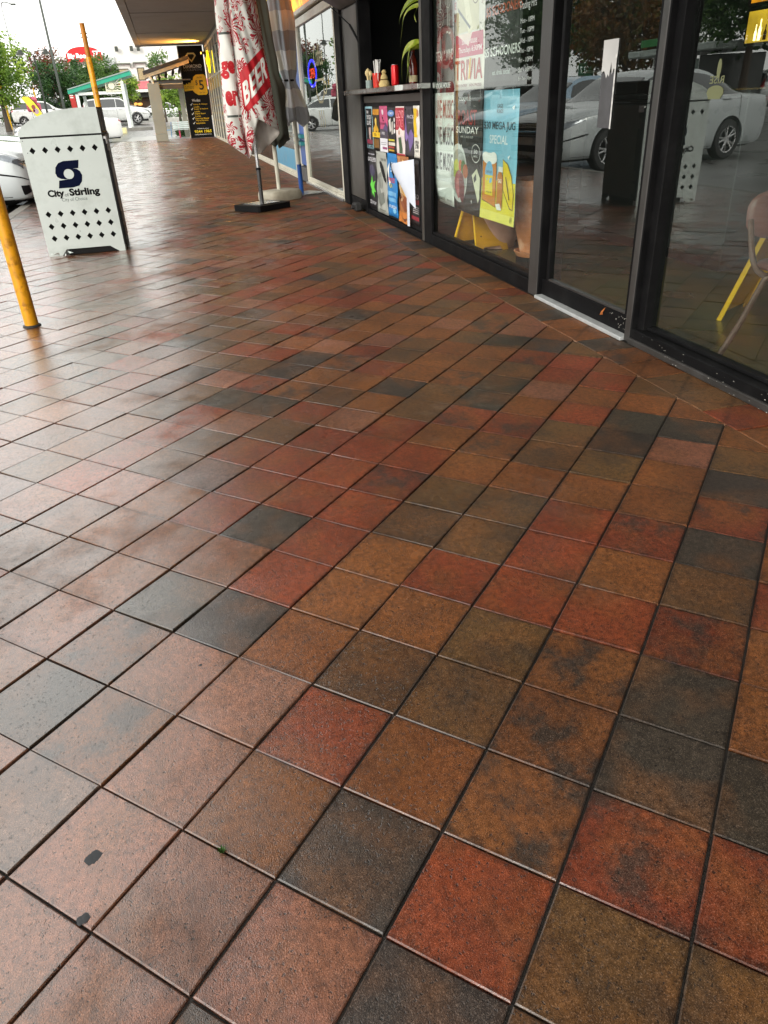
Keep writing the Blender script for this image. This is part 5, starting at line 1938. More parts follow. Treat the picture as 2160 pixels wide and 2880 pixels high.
def wheel(parent, x, y, r, side):
    wd = .105
    t = MB().lathe([(r * .66, -wd), (r * .93, -wd), (r, -wd * .75), (r, wd * .75), (r * .93, wd), (r * .66, wd)], (0, 0, 0), 36, 'y', caps=False).build('wheel', M_TYRE, parent, smooth=True, local=True)
    t.location = (x, y, r)
    rm = MB()
    f = side
    rm.lathe([(r * .665, -wd * .9), (r * .68, f * wd * .98), (r * .62, f * wd * .95), (r * .60, f * wd * .55), (r * .58, -f * wd * .2)], (0, 0, 0), 36, 'y', caps=False)
    rm.lathe([(.001, f * wd * .80), (r * .17, f * wd * .80), (r * .2, f * wd * .6)], (0, 0, 0), 16, 'y', caps=False)
    for k in range(5):
        for e in (-.14, .14):
            a = 2 * pi * k / 5 + e
            rm.tube([(r * .12 * cos(a), f * wd * .72, r * .12 * sin(a)), (r * .62 * cos(a + e * .4), f * wd * .82, r * .62 * sin(a + e * .4))], [r * .055, r * .05], 6)
    q = rm.build('rim', M_RIM, t, smooth=True, local=True)
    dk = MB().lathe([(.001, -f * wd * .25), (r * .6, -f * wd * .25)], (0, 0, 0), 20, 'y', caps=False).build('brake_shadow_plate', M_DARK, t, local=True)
    return t


def make_car(kind, label, paint, loc, rz, detail=True, group='parked cars', sy=1.):
    if kind == 'sedan':
        ST = [(-2.40, .42, .68, .78, .55, .82), (-2.37, .30, .82, .92, .66, .95), (-2.22, .22, .88, 1.0, .72, 1.04), (-1.72, .20, .905, 1.03, .73, 1.09), (-1.0, .19, .91, .99, .60, 1.40), (-.3, .19, .91, .965, .62, 1.465), (.35, .19, .91, .945, .61, 1.42),
              (1.10, .19, .905, .92, .74, 1.02), (1.75, .2, .89, .87, .74, .93), (2.15, .2, .86, .78, .70, .86), (2.34, .22, .80, .70, .62, .77), (2.42, .28, .70, .58, .52, .63)]
        wx, r = (1.40, -1.36), .325
        win = [((3.25, 4.9), (-.1, .0)), ((4.98, 6.55), (0, -.35))]
        shield, rear = (6.18, 6.95), (3.05, 3.85)
        hl, tl = (8.3, 10.3, 4.05, 5.3), (.55, 1.75, 4.0, 5.1)
    elif kind == 'suv':
        ST = [(-2.2, .50, .74, .90, .62, .98), (-2.17, .36, .85, 1.02, .70, 1.12), (-2.08, .30, .89, 1.06, .66, 1.45), (-1.75, .26, .905, 1.05, .64, 1.62), (-.9, .25, .91, 1.03, .65, 1.675), (0.0, .25, .91, 1.01, .65, 1.67), (.45, .25, .91, 1.0, .64, 1.58),
              (1.05, .25, .905, .99, .74, 1.12), (1.6, .26, .89, .95, .74, 1.03), (2.0, .28, .86, .86, .70, .95), (2.16, .30, .79, .76, .62, .84), (2.22, .38, .7, .64, .5, .7)]
        wx, r = (1.32, -1.30), .355
        win = [((2.25, 3.5), (.15, .0)), ((3.58, 5.0), (0, 0)), ((5.06, 6.6), (0, -.35))]
        shield, rear = (6.2, 6.92), (1.25, 1.95)
        hl, tl = (8.3, 10.2, 4.1, 5.4), (.7, 1.9, 4.1, 5.9)
    else:
        ST = [(-1.92, .46, .70, .82, .58, .9), (-1.89, .32, .80, .93, .66, 1.06), (-1.78, .25, .83, .97, .60, 1.32), (-1.5, .22, .84, .97, .58, 1.45), (-.8, .2, .845, .95, .60, 1.50), (0, .2, .845, .93, .6, 1.49), (.5, .2, .845, .92, .59, 1.40),
              (1.1, .2, .84, .90, .70, 1.03), (1.5, .21, .82, .86, .68, .94), (1.75, .23, .79, .78, .64, .87), (1.89, .26, .72, .68, .56, .75), (1.95, .33, .64, .56, .46, .62)]
        wx, r = (1.20, -1.22), .295
        win = [((2.4, 4.2), (.12, .0)), ((4.28, 6.6), (0, -.35))]
        shield, rear = (6.15, 6.92), (1.25, 2.2)
        hl, tl = (8.2, 10.2, 4.05, 5.3), (.6, 1.9, 4.0, 5.9)
    S = car_surface(ST)
    n = len(ST) - 1
    key = kind
    if key not in BODYC:
        NU, NV = 66, 30
        rings = []
        for i in range(NU + 1):
            u = n * i / NU
            half = [Vector(S(u, 8 * j / NV)) for j in range(NV + 1)]
            rings.append([tuple(p) for p in half] + [(p.x, -p.y, p.z) for p in half[-2:0:-1]])
        bd = MB().loft(rings, True, True).build('car_body', None, None)
        cu = MB()
        for x_ in wx:
            for s_ in (-1, 1):
                cu.lathe([(r * 1.13, .60 * s_), (r * 1.13, 1.2 * s_)], (x_, 0, r + .01), 40, 'y')
        cut = cu.build('cutter', None, None)
        md = bd.modifiers.new('b', 'BOOLEAN')
        md.object = cut
        md.operation = 'DIFFERENCE'
        md.solver = 'EXACT'
        dg = bpy.context.evaluated_depsgraph_get()
        me = bpy.data.meshes.new_from_object(bd.evaluated_get(dg))
        me.name = 'car_body'
        bpy.data.objects.remove(bd)
        bpy.data.objects.remove(cut)
        BODYC[key] = me
    me = BODYC[key].copy()
    me.materials.clear()
    t = thing('parked_car', label, 'car', loc, rz, group)
    TM[t.name] = Matrix.Identity(4)
    body = finish(me, 'body', paint, t, True, 40)

    def part(name, P, m, parent=t):
        return MB().loft(P, False, False).build(name, m, parent, smooth=True, angle=0, recalc=False, local=True)
    for s_ in (-1, 1):
        for (u0, u1), sk in win:
            part('side_window', patch(S, u0, u1, 5.14, 5.93, s_, .004, 10, 5, sk), M_CGLASS)
        part('headlight', patch(S, *hl[:2], hl[2], hl[3], s_, .006, 10, 6, (.9, .0)), M_HLAMP)
        part('tail_light', patch(S, *tl[:2], tl[2], tl[3], s_, .006, 8, 6), M_TLAMP)
        for x_ in wx:
            wheel(t, x_, s_ * (ST[5][2] - .115), r, s_)
    for nm, (a, b) in (('windscreen', shield), ('rear_window', rear)):
        P = patch(S, a, b, 6.15, 8, 1, .004, 8, 8)
        P2 = patch(S, a, b, 6.15, 8, -1, .004, 8, 8)
        part(nm, [p + q[-2::-1] for p, q in zip(P, P2)], M_CGLASS)
    if detail:
        for s_ in (-1, 1):
            for (u0, u1), sk in win:
                part('door_seam', patch(S, u0 - .02, u0 + .0, 1.6, 5.05, s_, .0015, 1, 12), M_DARK)
                part('window_trim', patch(S, u0, u1, 5.05, 5.14, s_, .005, 10, 1), M_CHROME)
                c_ = S((u0 * .7 + u1 * .3), 4.35)
                MB().box(c_[0] - .1, c_[0] + .1, s_ * (c_[1] - .01), s_ * (c_[1] + .03), c_[2] - .015, c_[2] + .015, .01).build('door_handle', paint, t, local=True)
            c_ = S(6.55, 5.2)
            MB().box(c_[0] - .06, c_[0] + .12, s_ * (c_[1] - .02), s_ * (c_[1] + .19), c_[2] - .01, c_[2] + .12, .04).build('mirror', paint, t, local=True)
            part('sill_trim', patch(S, 2.4, 9.0, 1.3, 1.9, s_, .004, 24, 1), M_DARK)
            part('bumper_seam', patch(S, 8.2, 10.9, 3.25, 3.33, s_, .0015, 14, 1), M_DARK)
            part('fog_lamp_recess', patch(S, 9.75, 10.5, 1.9, 2.75, s_, .004, 6, 4), M_DARK)
            part('bonnet_seam', patch(S, 7.3, 10.0, 5.55, 5.62, s_, .0015, 14, 1), M_DARK)
            for k in range(4):
                part('grille_slot', patch(S, 10.12 + k * .2, 10.21 + k * .2, 5.2, 8, s_, .004, 1, 10), M_DARK)
        e = ST[-1]
        for k in range(4):
            z = e[3] + .10 - k * .036
            xx = e[0] - .012 + k * .012
            MB().box(xx - .02, xx + .014, -.42 + k * .03, .42 - k * .03, z - .011, z + .011, .004).build('grille_bar', M_CHROME if k == 1 else M_DARK, t, local=True)
        MB().box(e[0] - .012, e[0] + .01, -.40, .40, e[1] + .06, e[1] + .16, .01).build('lower_grille', M_DARK, t, local=True)
        MB().box(e[0] + .002, e[0] + .016, -.185, .185, e[1] + .18, e[1] + .29, .003).build('number_plate', M_PLATE, t, local=True)
    q = ST[0]
    MB().box(q[0] - .014, q[0] + .01, -.185, .185, q[1] + .14, q[1] + .25, .003).build('number_plate', M_PLATE, t, local=True)
    box('underbody', M_DARK, t, ST[1][0] + .1, ST[-2][0] - .1, -.62, .62, .17, .4, .02, local=True)
    return t


def paint(name, col, metal=.3):
    return mat(name, col, .3, metal, var=.03, vs=3, coat=1.)


P_WHITE = paint('silver white car paint', '#b4babb', .2)
P_PURE = paint('white car paint', '#e2e4e2', .0)
P_BLUE = paint('pale blue silver car paint', '#8fa6b8', .5)
P_DARK = paint('dark charcoal car paint', '#22262a', .4)
P_SILV = paint('silver car paint', '#a9adac', .6)
P_LSILV = paint('light silver car paint', '#d2d4d2', .15)
P_GREEN = paint('dark green car paint', '#1d2a26', .4)


def towards(x0, y0, x1, y1):
    return atan2(y1 - y0, x1 - x0)


# parked nose-in along the kerb
a_ = radians(-103)
make_car('sedan', 'silver white sedan parked nose in beside the bin, nearest at the kerb', P_WHITE, (13.3, 6.15, ROAD_Z), a_)
make_car('sedan', 'pale blue sedan parked behind the bin, next past the silver white one', P_BLUE, (16.7, 6.6, ROAD_Z), a_)
make_car('sedan', 'white sedan showing its red tail light just right of the bin top', P_PURE, (42.1, 6.55, ROAD_Z), radians(97))
make_car('suv', 'white silver compact four wheel drive in front of the far shops', P_LSILV, (61.5, 5.2, ground_h(61.5, 5.2)), radians(-88))
make_car('hatch', 'white hatchback with red tail light behind the yellow feather flag', P_PURE, (63.0, 10.4, ground_h(63, 10.4)), radians(-82))
make_car('suv', 'dark roofed wagon behind the white hatchback', P_DARK, (70.5, 10.0, ground_h(70, 10)), radians(-86), False)
make_car('suv', 'dark four wheel drive half hidden behind the white silver one', P_DARK, (68, 6.1, ground_h(68, 6) + .12), radians(-86), False)
make_car('sedan', 'white car behind the hedge seen past the grey column', P_PURE, (80, 1.8, ground_h(80, 2)), radians(-90), False)
make_car('suv', 'white car at the far left beyond the yellow signal pole', P_PURE, (72, 15.2, ground_h(72, 15) + .1), radians(-60), False)
# the other side of the car park, seen in the window reflections
for i, (kd, pt, x, y, rz, lb) in enumerate((
        ('suv', P_SILV, 35.0, 26.0, 12, 'silver four wheel drive across the car park, mirrored in the right pane'),
        ('sedan', P_PURE, 46.0, 20.5, 92, 'white sedan in the row across the lane under the trees'),
        ('suv', P_PURE, 49.2, 20.5, 92, 'white four wheel drive in the row across the lane'),
        ('sedan', P_GREEN, 52.4, 20.6, 92, 'dark green sedan in the row across the lane'),
        ('suv', P_PURE, 55.8, 21, 94, 'tall white wagon furthest along the row across the lane'),
        ('hatch', P_SILV, 42.6, 20.2, 92, 'small silver hatchback nearest in the row across the lane'),
        ('sedan', P_PURE, 47.0, 14.0, 4, 'white sedan driving along the car park lane'))):
    make_car(kd, lb, pt, (x, y, ROAD_Z), radians(rz), False)

# ================================================================== trees and shrubs


def leaf_mat(name, c1, c2, c3):
    m = bpy.data.materials.new(name)
    t = nodes_of(m)
    out = N(t, 'OutputMaterial')
    b = N(t, 'BsdfPrincipled')
    g_ = N(t, 'NewGeometry')
    n = N(t, 'TexNoise')
    n.inputs['Scale'].default_value = .9
    n.inputs['Detail'].default_value = 5
    t.links.new(g_.outputs['Position'], n.inputs['Vector'])
    r = N(t, 'ValToRGB')
    r.color_ramp.elements[0].position = .33
    r.color_ramp.elements[0].color = (*hx(c1), 1)
    r.color_ramp.elements[1].position = .66
    r.color_ramp.elements[1].color = (*hx(c3), 1)
    e = r.color_ramp.elements.new(.5)
    e.color = (*hx(c2), 1)
    t.links.new(n.outputs[0], r.inputs[0])
    t.links.new(r.outputs[0], b.inputs['Base Color'])
    b.inputs['Roughness'].default_value = .5
    tl = N(t, 'BsdfTranslucent')
    t.links.new(r.outputs[0], tl.inputs[0])
    ms = N(t, 'MixShader')
    ms.inputs[0].default_value = .35
    t.links.new(b.outputs[0], ms.inputs[1])
    t.links.new(tl.outputs[0], ms.inputs[2])
    t.links.new(ms.outputs[0], out.inputs[0])
    MATS[name] = m
    return m


L_LIME = leaf_mat('lime green leaves', '#3c5a1c', '#6f9030', '#a8bf4c')
L_DARK = leaf_mat('dark green leaves', '#1c3418', '#2f5226', '#4f7434')
L_RUST = leaf_mat('rust red leaves', '#4a2418', '#6e3a22', '#8a5a34')
L_AUT = leaf_mat('orange green leaves', '#3a3412', '#7a4e1a', '#5a6a24')
L_MID = leaf_mat('mid green leaves', '#2a4420', '#46682c', '#6c8a3c')
L_GREYG = leaf_mat('grey green shrub leaves', '#4a5a44', '#6c7c60', '#8c9878')
M_BARK = mat('grey brown bark', '#4b4138', .85, var=.3, vs=6, bump=.5, bs=20)
LEAFC = {}


def leaf_mesh(seed, n, rx, ry, rz, zc, leaf, clump):
    key = (seed, n, rx, ry, rz, zc, leaf, clump)
    if key in LEAFC:
        return LEAFC[key]
    r = random.Random(seed)
    V, Fc = [], []
    for c in range(n):
        while True:
            p = Vector((r.uniform(-1, 1), r.uniform(-1, 1), r.uniform(-1, 1)))
            if .25 < p.length < 1:
                break
        p = p * (.55 + .5 * r.random()) if p.length < .8 else p
        p = Vector((p.x * rx, p.y * ry, zc + p.z * rz))
        cr = clump * r.uniform(.6, 1.25)
        for k in range(r.randint(26, 48)):
            q = p + Vector((r.gauss(0, .45), r.gauss(0, .45), r.gauss(0, .36))) * cr
            a = Vector((r.gauss(0, 1), r.gauss(0, 1), r.gauss(0, .7))).normalized()
            b = a.cross(Vector((r.gauss(0, 1), r.gauss(0, 1), r.gauss(0, 1)))).normalized()
            L = leaf * r.uniform(.7, 1.4)
            o = len(V)
            V += [tuple(q - a * L), tuple(q + b * L * .5), tuple(q + a * L), tuple(q - b * L * .5)]
            Fc.append((o, o + 1, o + 2, o + 3))
    me = bpy.data.meshes.new('crown')
    me.from_pydata(V, [], Fc)
    LEAFC[key] = me
    return me


def tree(label, loc, h, rx, rz, lm, seed, n=110, leaf=.14, clump=.75, trunk=.16, name='tree', group='trees around the car park', zc=None):
    t = thing(name, label, 'tree', loc, seed * 1.3, group)
    TM[t.name] = Matrix.Identity(4)
    zc = zc or h - rz * .95
    me = leaf_mesh(seed % 7, n, rx, rx, rz, zc, leaf, clump).copy()
    finish(me, 'crown', lm, t, False)
    r = random.Random(seed)
    tk = MB()
    pts = [(r.uniform(-.1, .1) * i * .3, r.uniform(-.1, .1) * i * .3, zc * i / 4) for i in range(5)]
    tk.tube(pts, [trunk * (1.25 if i == 0 else 1 - .15 * i) for i in range(5)], 9)
    top = Vector(pts[-1])
    for k in range(6):
        a = k * 1.05 + r.uniform(-.3, .3)
        b = Vector(pts[2 + k % 3])
        e = b + Vector((cos(a) * rx * .75, sin(a) * rx * .75, rz * r.uniform(.5, 1.0)))
        m_ = b.lerp(e, .5) + Vector((0, 0, .15 * rz))
        tk.tube([b, m_, e], [trunk * .45, trunk * .3, trunk * .1], 6)
    tk.build('trunk', M_BARK, t, smooth=True, local=True)
    return t


def shrub(label, loc, rx, ry, h, lm, seed, n=26, leaf=.06, clump=.28, group='shrubs and hedges', cat='shrub', name='shrub'):
    t = thing(name, label, cat, loc, 0, group)
    TM[t.name] = Matrix.Identity(4)
    finish(leaf_mesh(seed, n, rx, ry, h * .45, h * .5, leaf, clump).copy(), 'foliage', lm, t, False)
    st_ = MB()
    r = random.Random(seed)
    for k in range(5):
        a = k * 1.3
        st_.tube([(0, 0, 0), (rx * .5 * cos(a), ry * .5 * sin(a), h * .6)], [.03, .012], 5)
    st_.build('stems', M_BARK, t, local=True)
    return t


gz = lambda x, y: ground_h(x, y)
tree('lime green tree at the far left edge with a rounded crown', (56, 11.6, gz(56, 11.6)), 5.6, 2.0, 2.2, L_LIME, 1, 230, .10, .5)
tree('rust red leaved tree between the street lamp and the tall pole', (74, 10.6, gz(74, 10.6)), 5.3, 1.75, 1.8, L_RUST, 2, 130, .10, .5)
tree('dense dark green tree left of the red rounded sign', (66, 9.2, gz(66, 9)), 4.0, 2.1, 1.7, L_DARK, 3, 170, .09, .5)
tree('dense dark green tree directly below the red rounded sign', (67, 7.2, gz(67, 7)), 4.0, 1.9, 1.7, L_DARK, 4, 170, .09, .5)
tree('mid green tree behind the green roofed shelter', (64, 6.0, gz(64, 6)), 4.1, 1.4, 1.6, L_MID, 5, 120, .09, .45)
tree('small lime tree in front of the red awning', (72, 4.4, gz(72, 4)), 3.3, .85, .9, L_LIME, 6, 50, .09, .4, .08)
tree('leafy lime tree seen between the column and the black sign', (62, .9, gz(62, 1)), 3.0, 1.7, 1.1, L_LIME, 1, 90, .09, .45, .1)
tree('sparse young tree rising above the porch roof', (66, 1.9, gz(66, 2)), 5.0, .8, 1.0, L_MID, 2, 14, .1, .4, .07)
tree('lime tree behind the far left cars', (78, 17.5, gz(78, 17)), 5.0, 2.6, 2.2, L_LIME, 3, 130, .12, .6)
# trees across the lane, seen mirrored in the glass
for i, (x, y, h_, rx, lm, lb) in enumerate((
        (31.5, 22.5, 9.0, 3.0, L_DARK, 'large dark green tree across the lane, mirrored in the right pane'),
        (43.0, 23.5, 6.6, 3.0, L_AUT, 'orange green autumn tree across the lane, mirrored in the door'),
        (52.0, 24.5, 9.5, 3.4, L_DARK, 'large dark tree across the lane, mirrored in the poster window'),
        (60, 25.5, 9.5, 3.6, L_DARK, 'tall dark tree at the far end of the row across the lane'),
        (24.0, 22.0, 9.0, 3.2, L_MID, 'broad mid green tree across the lane beside the large dark one'),
        (38, 30, 10.5, 3.8, L_DARK, 'tall dark tree in the second row across the lane'),
        (54, 33, 11, 4.2, L_MID, 'tall mid green tree in the second row across the lane'),
        (68, 31, 10.5, 4.0, L_DARK, 'dark tree in the second row near the end of the car park'),
        (48, 40, 11, 4.6, L_DARK, 'broad dark tree in the last row behind the car park'),
        (66, 44, 12, 4.8, L_MID, 'broad mid green tree in the last row behind the car park'))):
    tree(lb, (x, y, ROAD_Z), h_, rx, h_ * .36, lm, 1 + i % 6, 190, .15, .8, .2)
for i, (x, y, rx, ry, h_, lm, lb) in enumerate((
        (64, 14.2, .7, 1.6, 1.0, L_MID, 'green hedge clump at the far left behind the kerb'),
        (63.6, 12.4, .5, .8, .8, L_GREYG, 'grey green shrub beside the far left hedge'),
        (71.5, 4.1, .6, .9, .9, L_MID, 'green hedge between the white four wheel drive and the column'),
        (71.5, 2.2, .6, .8, .8, L_GREYG, 'grey green shrub right of the column'),
        (71.5, .3, .7, 1.3, .9, L_MID, 'green hedge between the column and the black sign'),
        (40.2, 1.15, .35, .45, .75, L_DARK, 'dark shrub beside the white bench at the walkway end'))):
    shrub(lb, (x, y, gz(x, y)), rx, ry, h_, lm, i + 1)

# ================================================================== beyond the walkway
MED = struct(MB().box(70.2, 70.5, -12, 22, .1, .62, .03).build('median_kerb', mat('white painted kerb', '#c9c8c0', .6)))
isl = MB()
isl.prism([(52, 3.3), (52.3, 2.8), (56, 3.0), (58, 4.2), (58, 5.6), (52.4, 5.6), (52, 5.2)], frame((0, 0, .29), (1, 0, 0), (0, 1, 0)), .35)
struct(isl.build('traffic_island', M_KERB))
isl = MB()
isl.prism(ell(48.5, 9.6, 2.2, 1.1, 20), frame((0, 0, .12), (1, 0, 0), (0, 1, 0)), .3)
struct(isl.build('kerb_island', M_CONC))
ap = MB()
ap.box(37.401, 44, -8, 3.8, -.3, -.012)
struct(ap.build('concrete_path', mat('wet pale concrete', '#8a8a86', .35, var=.15, vs=1.5)))

# porch with a grey column
pc = thing('porch', 'small tiled porch roof on a grey rendered column at the walkway end', 'porch', (37, 1.7, 0))
box('column', M_RENDER, pc, 35.1, 35.55, 2.0, 2.47, .26, 2.10, .012)
box('column_base', M_RENDER, pc, 35.09, 35.56, 1.99, 2.48, 0, .257, .01)
rf = MB()
rf.prism([(2.50, 2.36), (.7, 2.82), (.7, 2.96), (2.52, 2.50)], frame((36.0, 0, 0), (0, 1, 0), (0, 0, 1)), 0)
rf = MB()
rf.loft([[(x_, 2.55, 2.38), (x_, .7, 2.86), (x_, .7, 2.99), (x_, 2.56, 2.51)] for x_ in (35.1, 40)], True, True)
rf.build('roof', mat('dark roof tiles', (.035, .03, .027), .7, var=.3, vs=12, bump=.6, bs=14), pc)
rf = MB()
rf.loft([[(x_, 2.52, 2.25), (x_, .7, 2.73), (x_, .7, 2.855), (x_, 2.53, 2.375)] for x_ in (35.12, 35.19)], True, True)
rf.build('barge_board', mat('pale timber board', '#a8987c', .6), pc)
box('beam', M_TIMBER, pc, 35.3, 35.45, 1.06, 1.999, 1.86, 2.02)
box('beam_cap', mat('pale timber board', '#a8987c'), pc, 35.28, 35.46, 1.06, 1.999, 2.021, 2.055)
for k in range(5):
    rf = MB()
    y = 2.25 - k * .3
    rf.box(35.6, 39.6, y - .04, y + .04, 2.22 + k * .078, 2.33 + k * .078)
    rf.build('rafter', M_TIMBER, pc)
box('ceiling', mat('brown porch lining', '#5a5044', .7), pc, 35.6, 39.8, .72, 2.4, 2.16, 2.2)
for y in (2.38, 1.1):
    box('rear_post', M_RENDER, pc, 39.5, 39.7, y - .1, y + .1, -.1, 2.159, .01)
dp = MB().tube([(35.12, 2.33, 2.32), (35.12, 2.26, 2.2), (35.12, 2.22, 2.06)], .05, 10)
dp.build('downpipe', mat('cream downpipe', '#c9c2ae', .5), pc, smooth=True)

# bench
be = thing('bench', 'white slatted bench with pink and blue legs beyond the column', 'bench', (39, 1.2, -.012))
for k in range(4):
    box('slat', mat('white painted slat', '#cfdad8', .5), be, 38.9, 38.94, .55, 1.72, .36 + k * .075, .42 + k * .075, .006)
for k in range(3):
    box('slat', MATS['white painted slat'], be, 38.55 + k * .11, 38.65 + k * .11, .55, 1.72, .31, .335, .006)
for y, m_ in ((1.45, mat('pink painted steel', '#c9486a', .5)), (.7, mat('light blue painted steel', '#5a9ad0', .5))):
    box('leg', m_, be, 38.6, 38.92, y - .03, y + .03, -.012, .309, .008)
    box('back_support', m_, be, 38.941, 38.97, y - .025, y + .025, .28, .66, .006)
bf_ = thing('bench', 'light blue steel seat frame beside the grey column', 'bench', (40.5, 1.95, -.012))
M_LB = MATS['light blue painted steel']
MB().tube([(40.5, 1.75, .62), (40.5, 1.8, .3), (40.5, 2.15, .29)], .018, 8).build('seat_rail', M_LB, bf_, smooth=True)
MB().tube([(40.5, 1.8, .3), (40.5, 1.82, -.01)], .018, 8).build('leg', M_LB, bf_, smooth=True)
MB().tube([(40.5, 2.12, .29), (40.5, 2.1, -.01)], .018, 8).build('leg', M_LB, bf_, smooth=True)

# green roofed shelter
sx = 53.0
sh_ = thing('shelter', 'open white shelter with a sloping green roof and sunburst panel', 'shelter', (sx, 5.6, .2))
kx = sx / 46


def sv(y, z):
    return (2 + (y - 2) * kx, 1.0775 + (z - 1.0775) * kx)


M_GRN = mat('green roof metal', '#1f9a7c', .4, var=.08)
M_WPOST = mat('white steel post', '#dfe4e0', .4)
(yl, zl), (yr, zr) = sv(6.6, 2.16), sv(3.36, 2.9)
rf = MB()
rf.loft([[(x_, yl, zl - .12), (x_, yr, zr - .12), (x_, yr, zr + .1), (x_, yl, zl + .1)] for x_ in (sx - .25, sx + 3.0)], True, True)
rf.build('roof', M_GRN, sh_)
rf = MB()
rf.loft([[(x_, yl - .02, zl + .101), (x_, yr, zr + .101), (x_, yr, zr + .16), (x_, yl - .02, zl + .16)] for x_ in (sx - .3, sx + 3.05)], True, True)
rf.build('roof_edge', mat('grey roof sheet', '#8f9c98', .5), sh_)
for (y, z), x_ in ((sv(6.2, 2.05), sx), (sv(3.87, 2.55), sx), (sv(6.05, 2.0), sx + 2.7), (sv(3.85, 2.5), sx + 2.7)):
    box('post', M_WPOST, sh_, x_ - .08, x_ + .08, y - .09, y + .09, .1, z, .01)
(ya, za), (yb, zb_) = sv(6.15, 2.06), sv(3.95, 2.06)
box('beam', M_WPOST, sh_, sx - .05, sx + .05, yb, ya, za - .09, za + .07, .01)
ps, pz = sv(4.72, 2.1)
pe, pz2 = sv(3.84, 2.76)
fsb = facing_walk(sx - .09, ps, pz)
wS, hS = ps - pe, pz2 - pz
hol = []
cx_, cy_ = wS * .35, hS * .38
outer = [(0, 0), (wS, 0), (wS, hS), (wS * .15, hS * .72), (0, hS * .62)]


def ray_len(a):
    t_ = 0
    while t_ < 2:
        x_, y_ = cx_ + cos(a) * t_, cy_ + sin(a) * t_
        top_ = hS * .62 + (hS * .38) * max(0, min(1, x_ / wS)) * .92
        if not (.06 < x_ < wS - .06 and .06 < y_ < top_ - .06):
            return t_
        t_ += .01
    return t_


for k in range(22):
    a0, a1 = 2 * pi * k / 22 + .045, 2 * pi * (k + 1) / 22 - .045
    r0, r1a, r1b = .17, ray_len(a0), ray_len(a1)
    if min(r1a, r1b) > r0 + .05:
        hol.append([(cx_ + cos(a0) * r0, cy_ + sin(a0) * r0), (cx_ + cos(a0) * r1a, cy_ + sin(a0) * r1a), (cx_ + cos(a1) * r1b, cy_ + sin(a1) * r1b), (cx_ + cos(a1) * r0, cy_ + sin(a1) * r0)])
plate('sunburst_panel', [outer] + hol, fsb, mat('cream steel panel', '#e6e2c8', .5), sh_, .03)
for i, (dx, dz) in enumerate(((0, 0), (.02, .3))):
    yb_, _ = sv(4.35, 1)
    tag(box('concrete_block', mat('pale yellow concrete block', '#cfc896', .7), None, sx - 3.2 + dx, sx - 2.6, yb_ - .1 - .35 * (i == 0), yb_ + .45, .05 + dz, .35 + dz, .02), ('wide pale yellow block' if i == 0 else 'smaller pale yellow block stacked on the wide one') + ' beside the white shelter post', 'block')

# white building with red sign and awning
WX = 92.0
kb = WX / 75


def bv(y, z):
    return (2 + (y - 2) * kb, 1.0775 + (z - 1.0775) * kb)


wb = thing('white_building', 'white two storey shop building with dark framed windows and red awning', 'building', (WX, 4, .5))
y0, _ = bv(6.0, 0)
box('wall', M_WALLW, wb, WX, WX + 12, -26, y0, .3, 8.6, .02)
yl2, zt2 = bv(9.4, 5.35)
box('low_wing', M_WALLW, wb, WX - 1, WX + 10, y0 + .002, yl2, .3, zt2, .02)
box('corner_pier', mat('pale grey pier', '#c2c8c6', .7), wb, WX - .25, WX, y0 - .9, y0 - .2, .3, 6.2, .02)
for ya, yb, za, zb2 in ((5.12, 4.3, 4.36, 3.1), (3.62, 3.02, 4.4, 3.46), (2.2, 1.4, 4.4, 3.46)):
    (A0, Z0), (A1, Z1) = bv(ya, za), bv(yb, zb2)
    f_ = box('window', mat('dark window frame', '#2d3028', .5), wb, WX - .06, WX - .003, A1, A0, Z1, Z0, .01)
    box('pane', mat('blind behind glass', '#9c8f6a', .3), f_, WX - .075, WX - .0605, A1 + .08, A0 - .08, Z1 + .08, Z0 - .08, 0)
    h1 = box('window_hood', mat('grey stone hood', '#6c7168', .6), wb, WX - .3, WX - .002, A1 - .3, A0 + .3, Z0 + .38, Z0 + .5, .01)
    for e in (A1 - .3, A0 + .22):
        box('hood_bracket', MATS['grey stone hood'], h1, WX - .28, WX - .004, e, e + .08, Z0 + .05, Z0 + .378, .01)
(A0, Z0), (A1, Z1) = bv(5.4, 3.25), bv(-6, 2.85)
aw = MB()
aw.loft([[(WX - 2.0, y, Z1), (WX, y, Z0 + .2), (WX, y, Z1 - .02), (WX - 2.0, y, Z1 - .1)] for y in (A1, A0)], True, True)
aw.build('awning', mat('faded red awning', '#b8646a', .7), wb)
box('awning_beam', M_WALLW, wb, WX - 2.02, WX - 1.9, A1, A0, Z1 - .35, Z1 - .101, .01)
(A0, Z0), (A1, Z1) = bv(5.0, 2.78), bv(-5, 2.2)
box('shop_sign_board', mat('dark shop board', '#25241f', .5), wb, WX - 1.2, WX - 1.1, A1, A0, Z1, Z0, .01)
fsg = facing_walk(WX - 1.201, bv(4.95, 0)[0], 0)
text('coastal', fsg, .85, bv(0, 2.52)[1], 1.4, .42, mat('white shop lettering', '#e6e6e0', .5), wb, .01, .02)
box('shop_interior', mat('warm brown shop interior', '#4a3420', .6, var=.5, vs=1.5), wb, WX - .1, WX - .004, -8, y0 - .95, .4, bv(0, 2.2)[1], 0)
for i, (yy, zz) in enumerate(((4.25, 1.75), (3.85, 1.72), (4.6, 1.6))):
    a, b = bv(yy, zz)
    MB().lathe([(.001, -.16), (.2, -.12), (.26, 0), (.2, .1), (.001, .12)], (WX - .6, a, b), 14).build('shop_lamp', mat('warm shop lamp', '#e0a050', .5, emit=.6), wb, smooth=True)
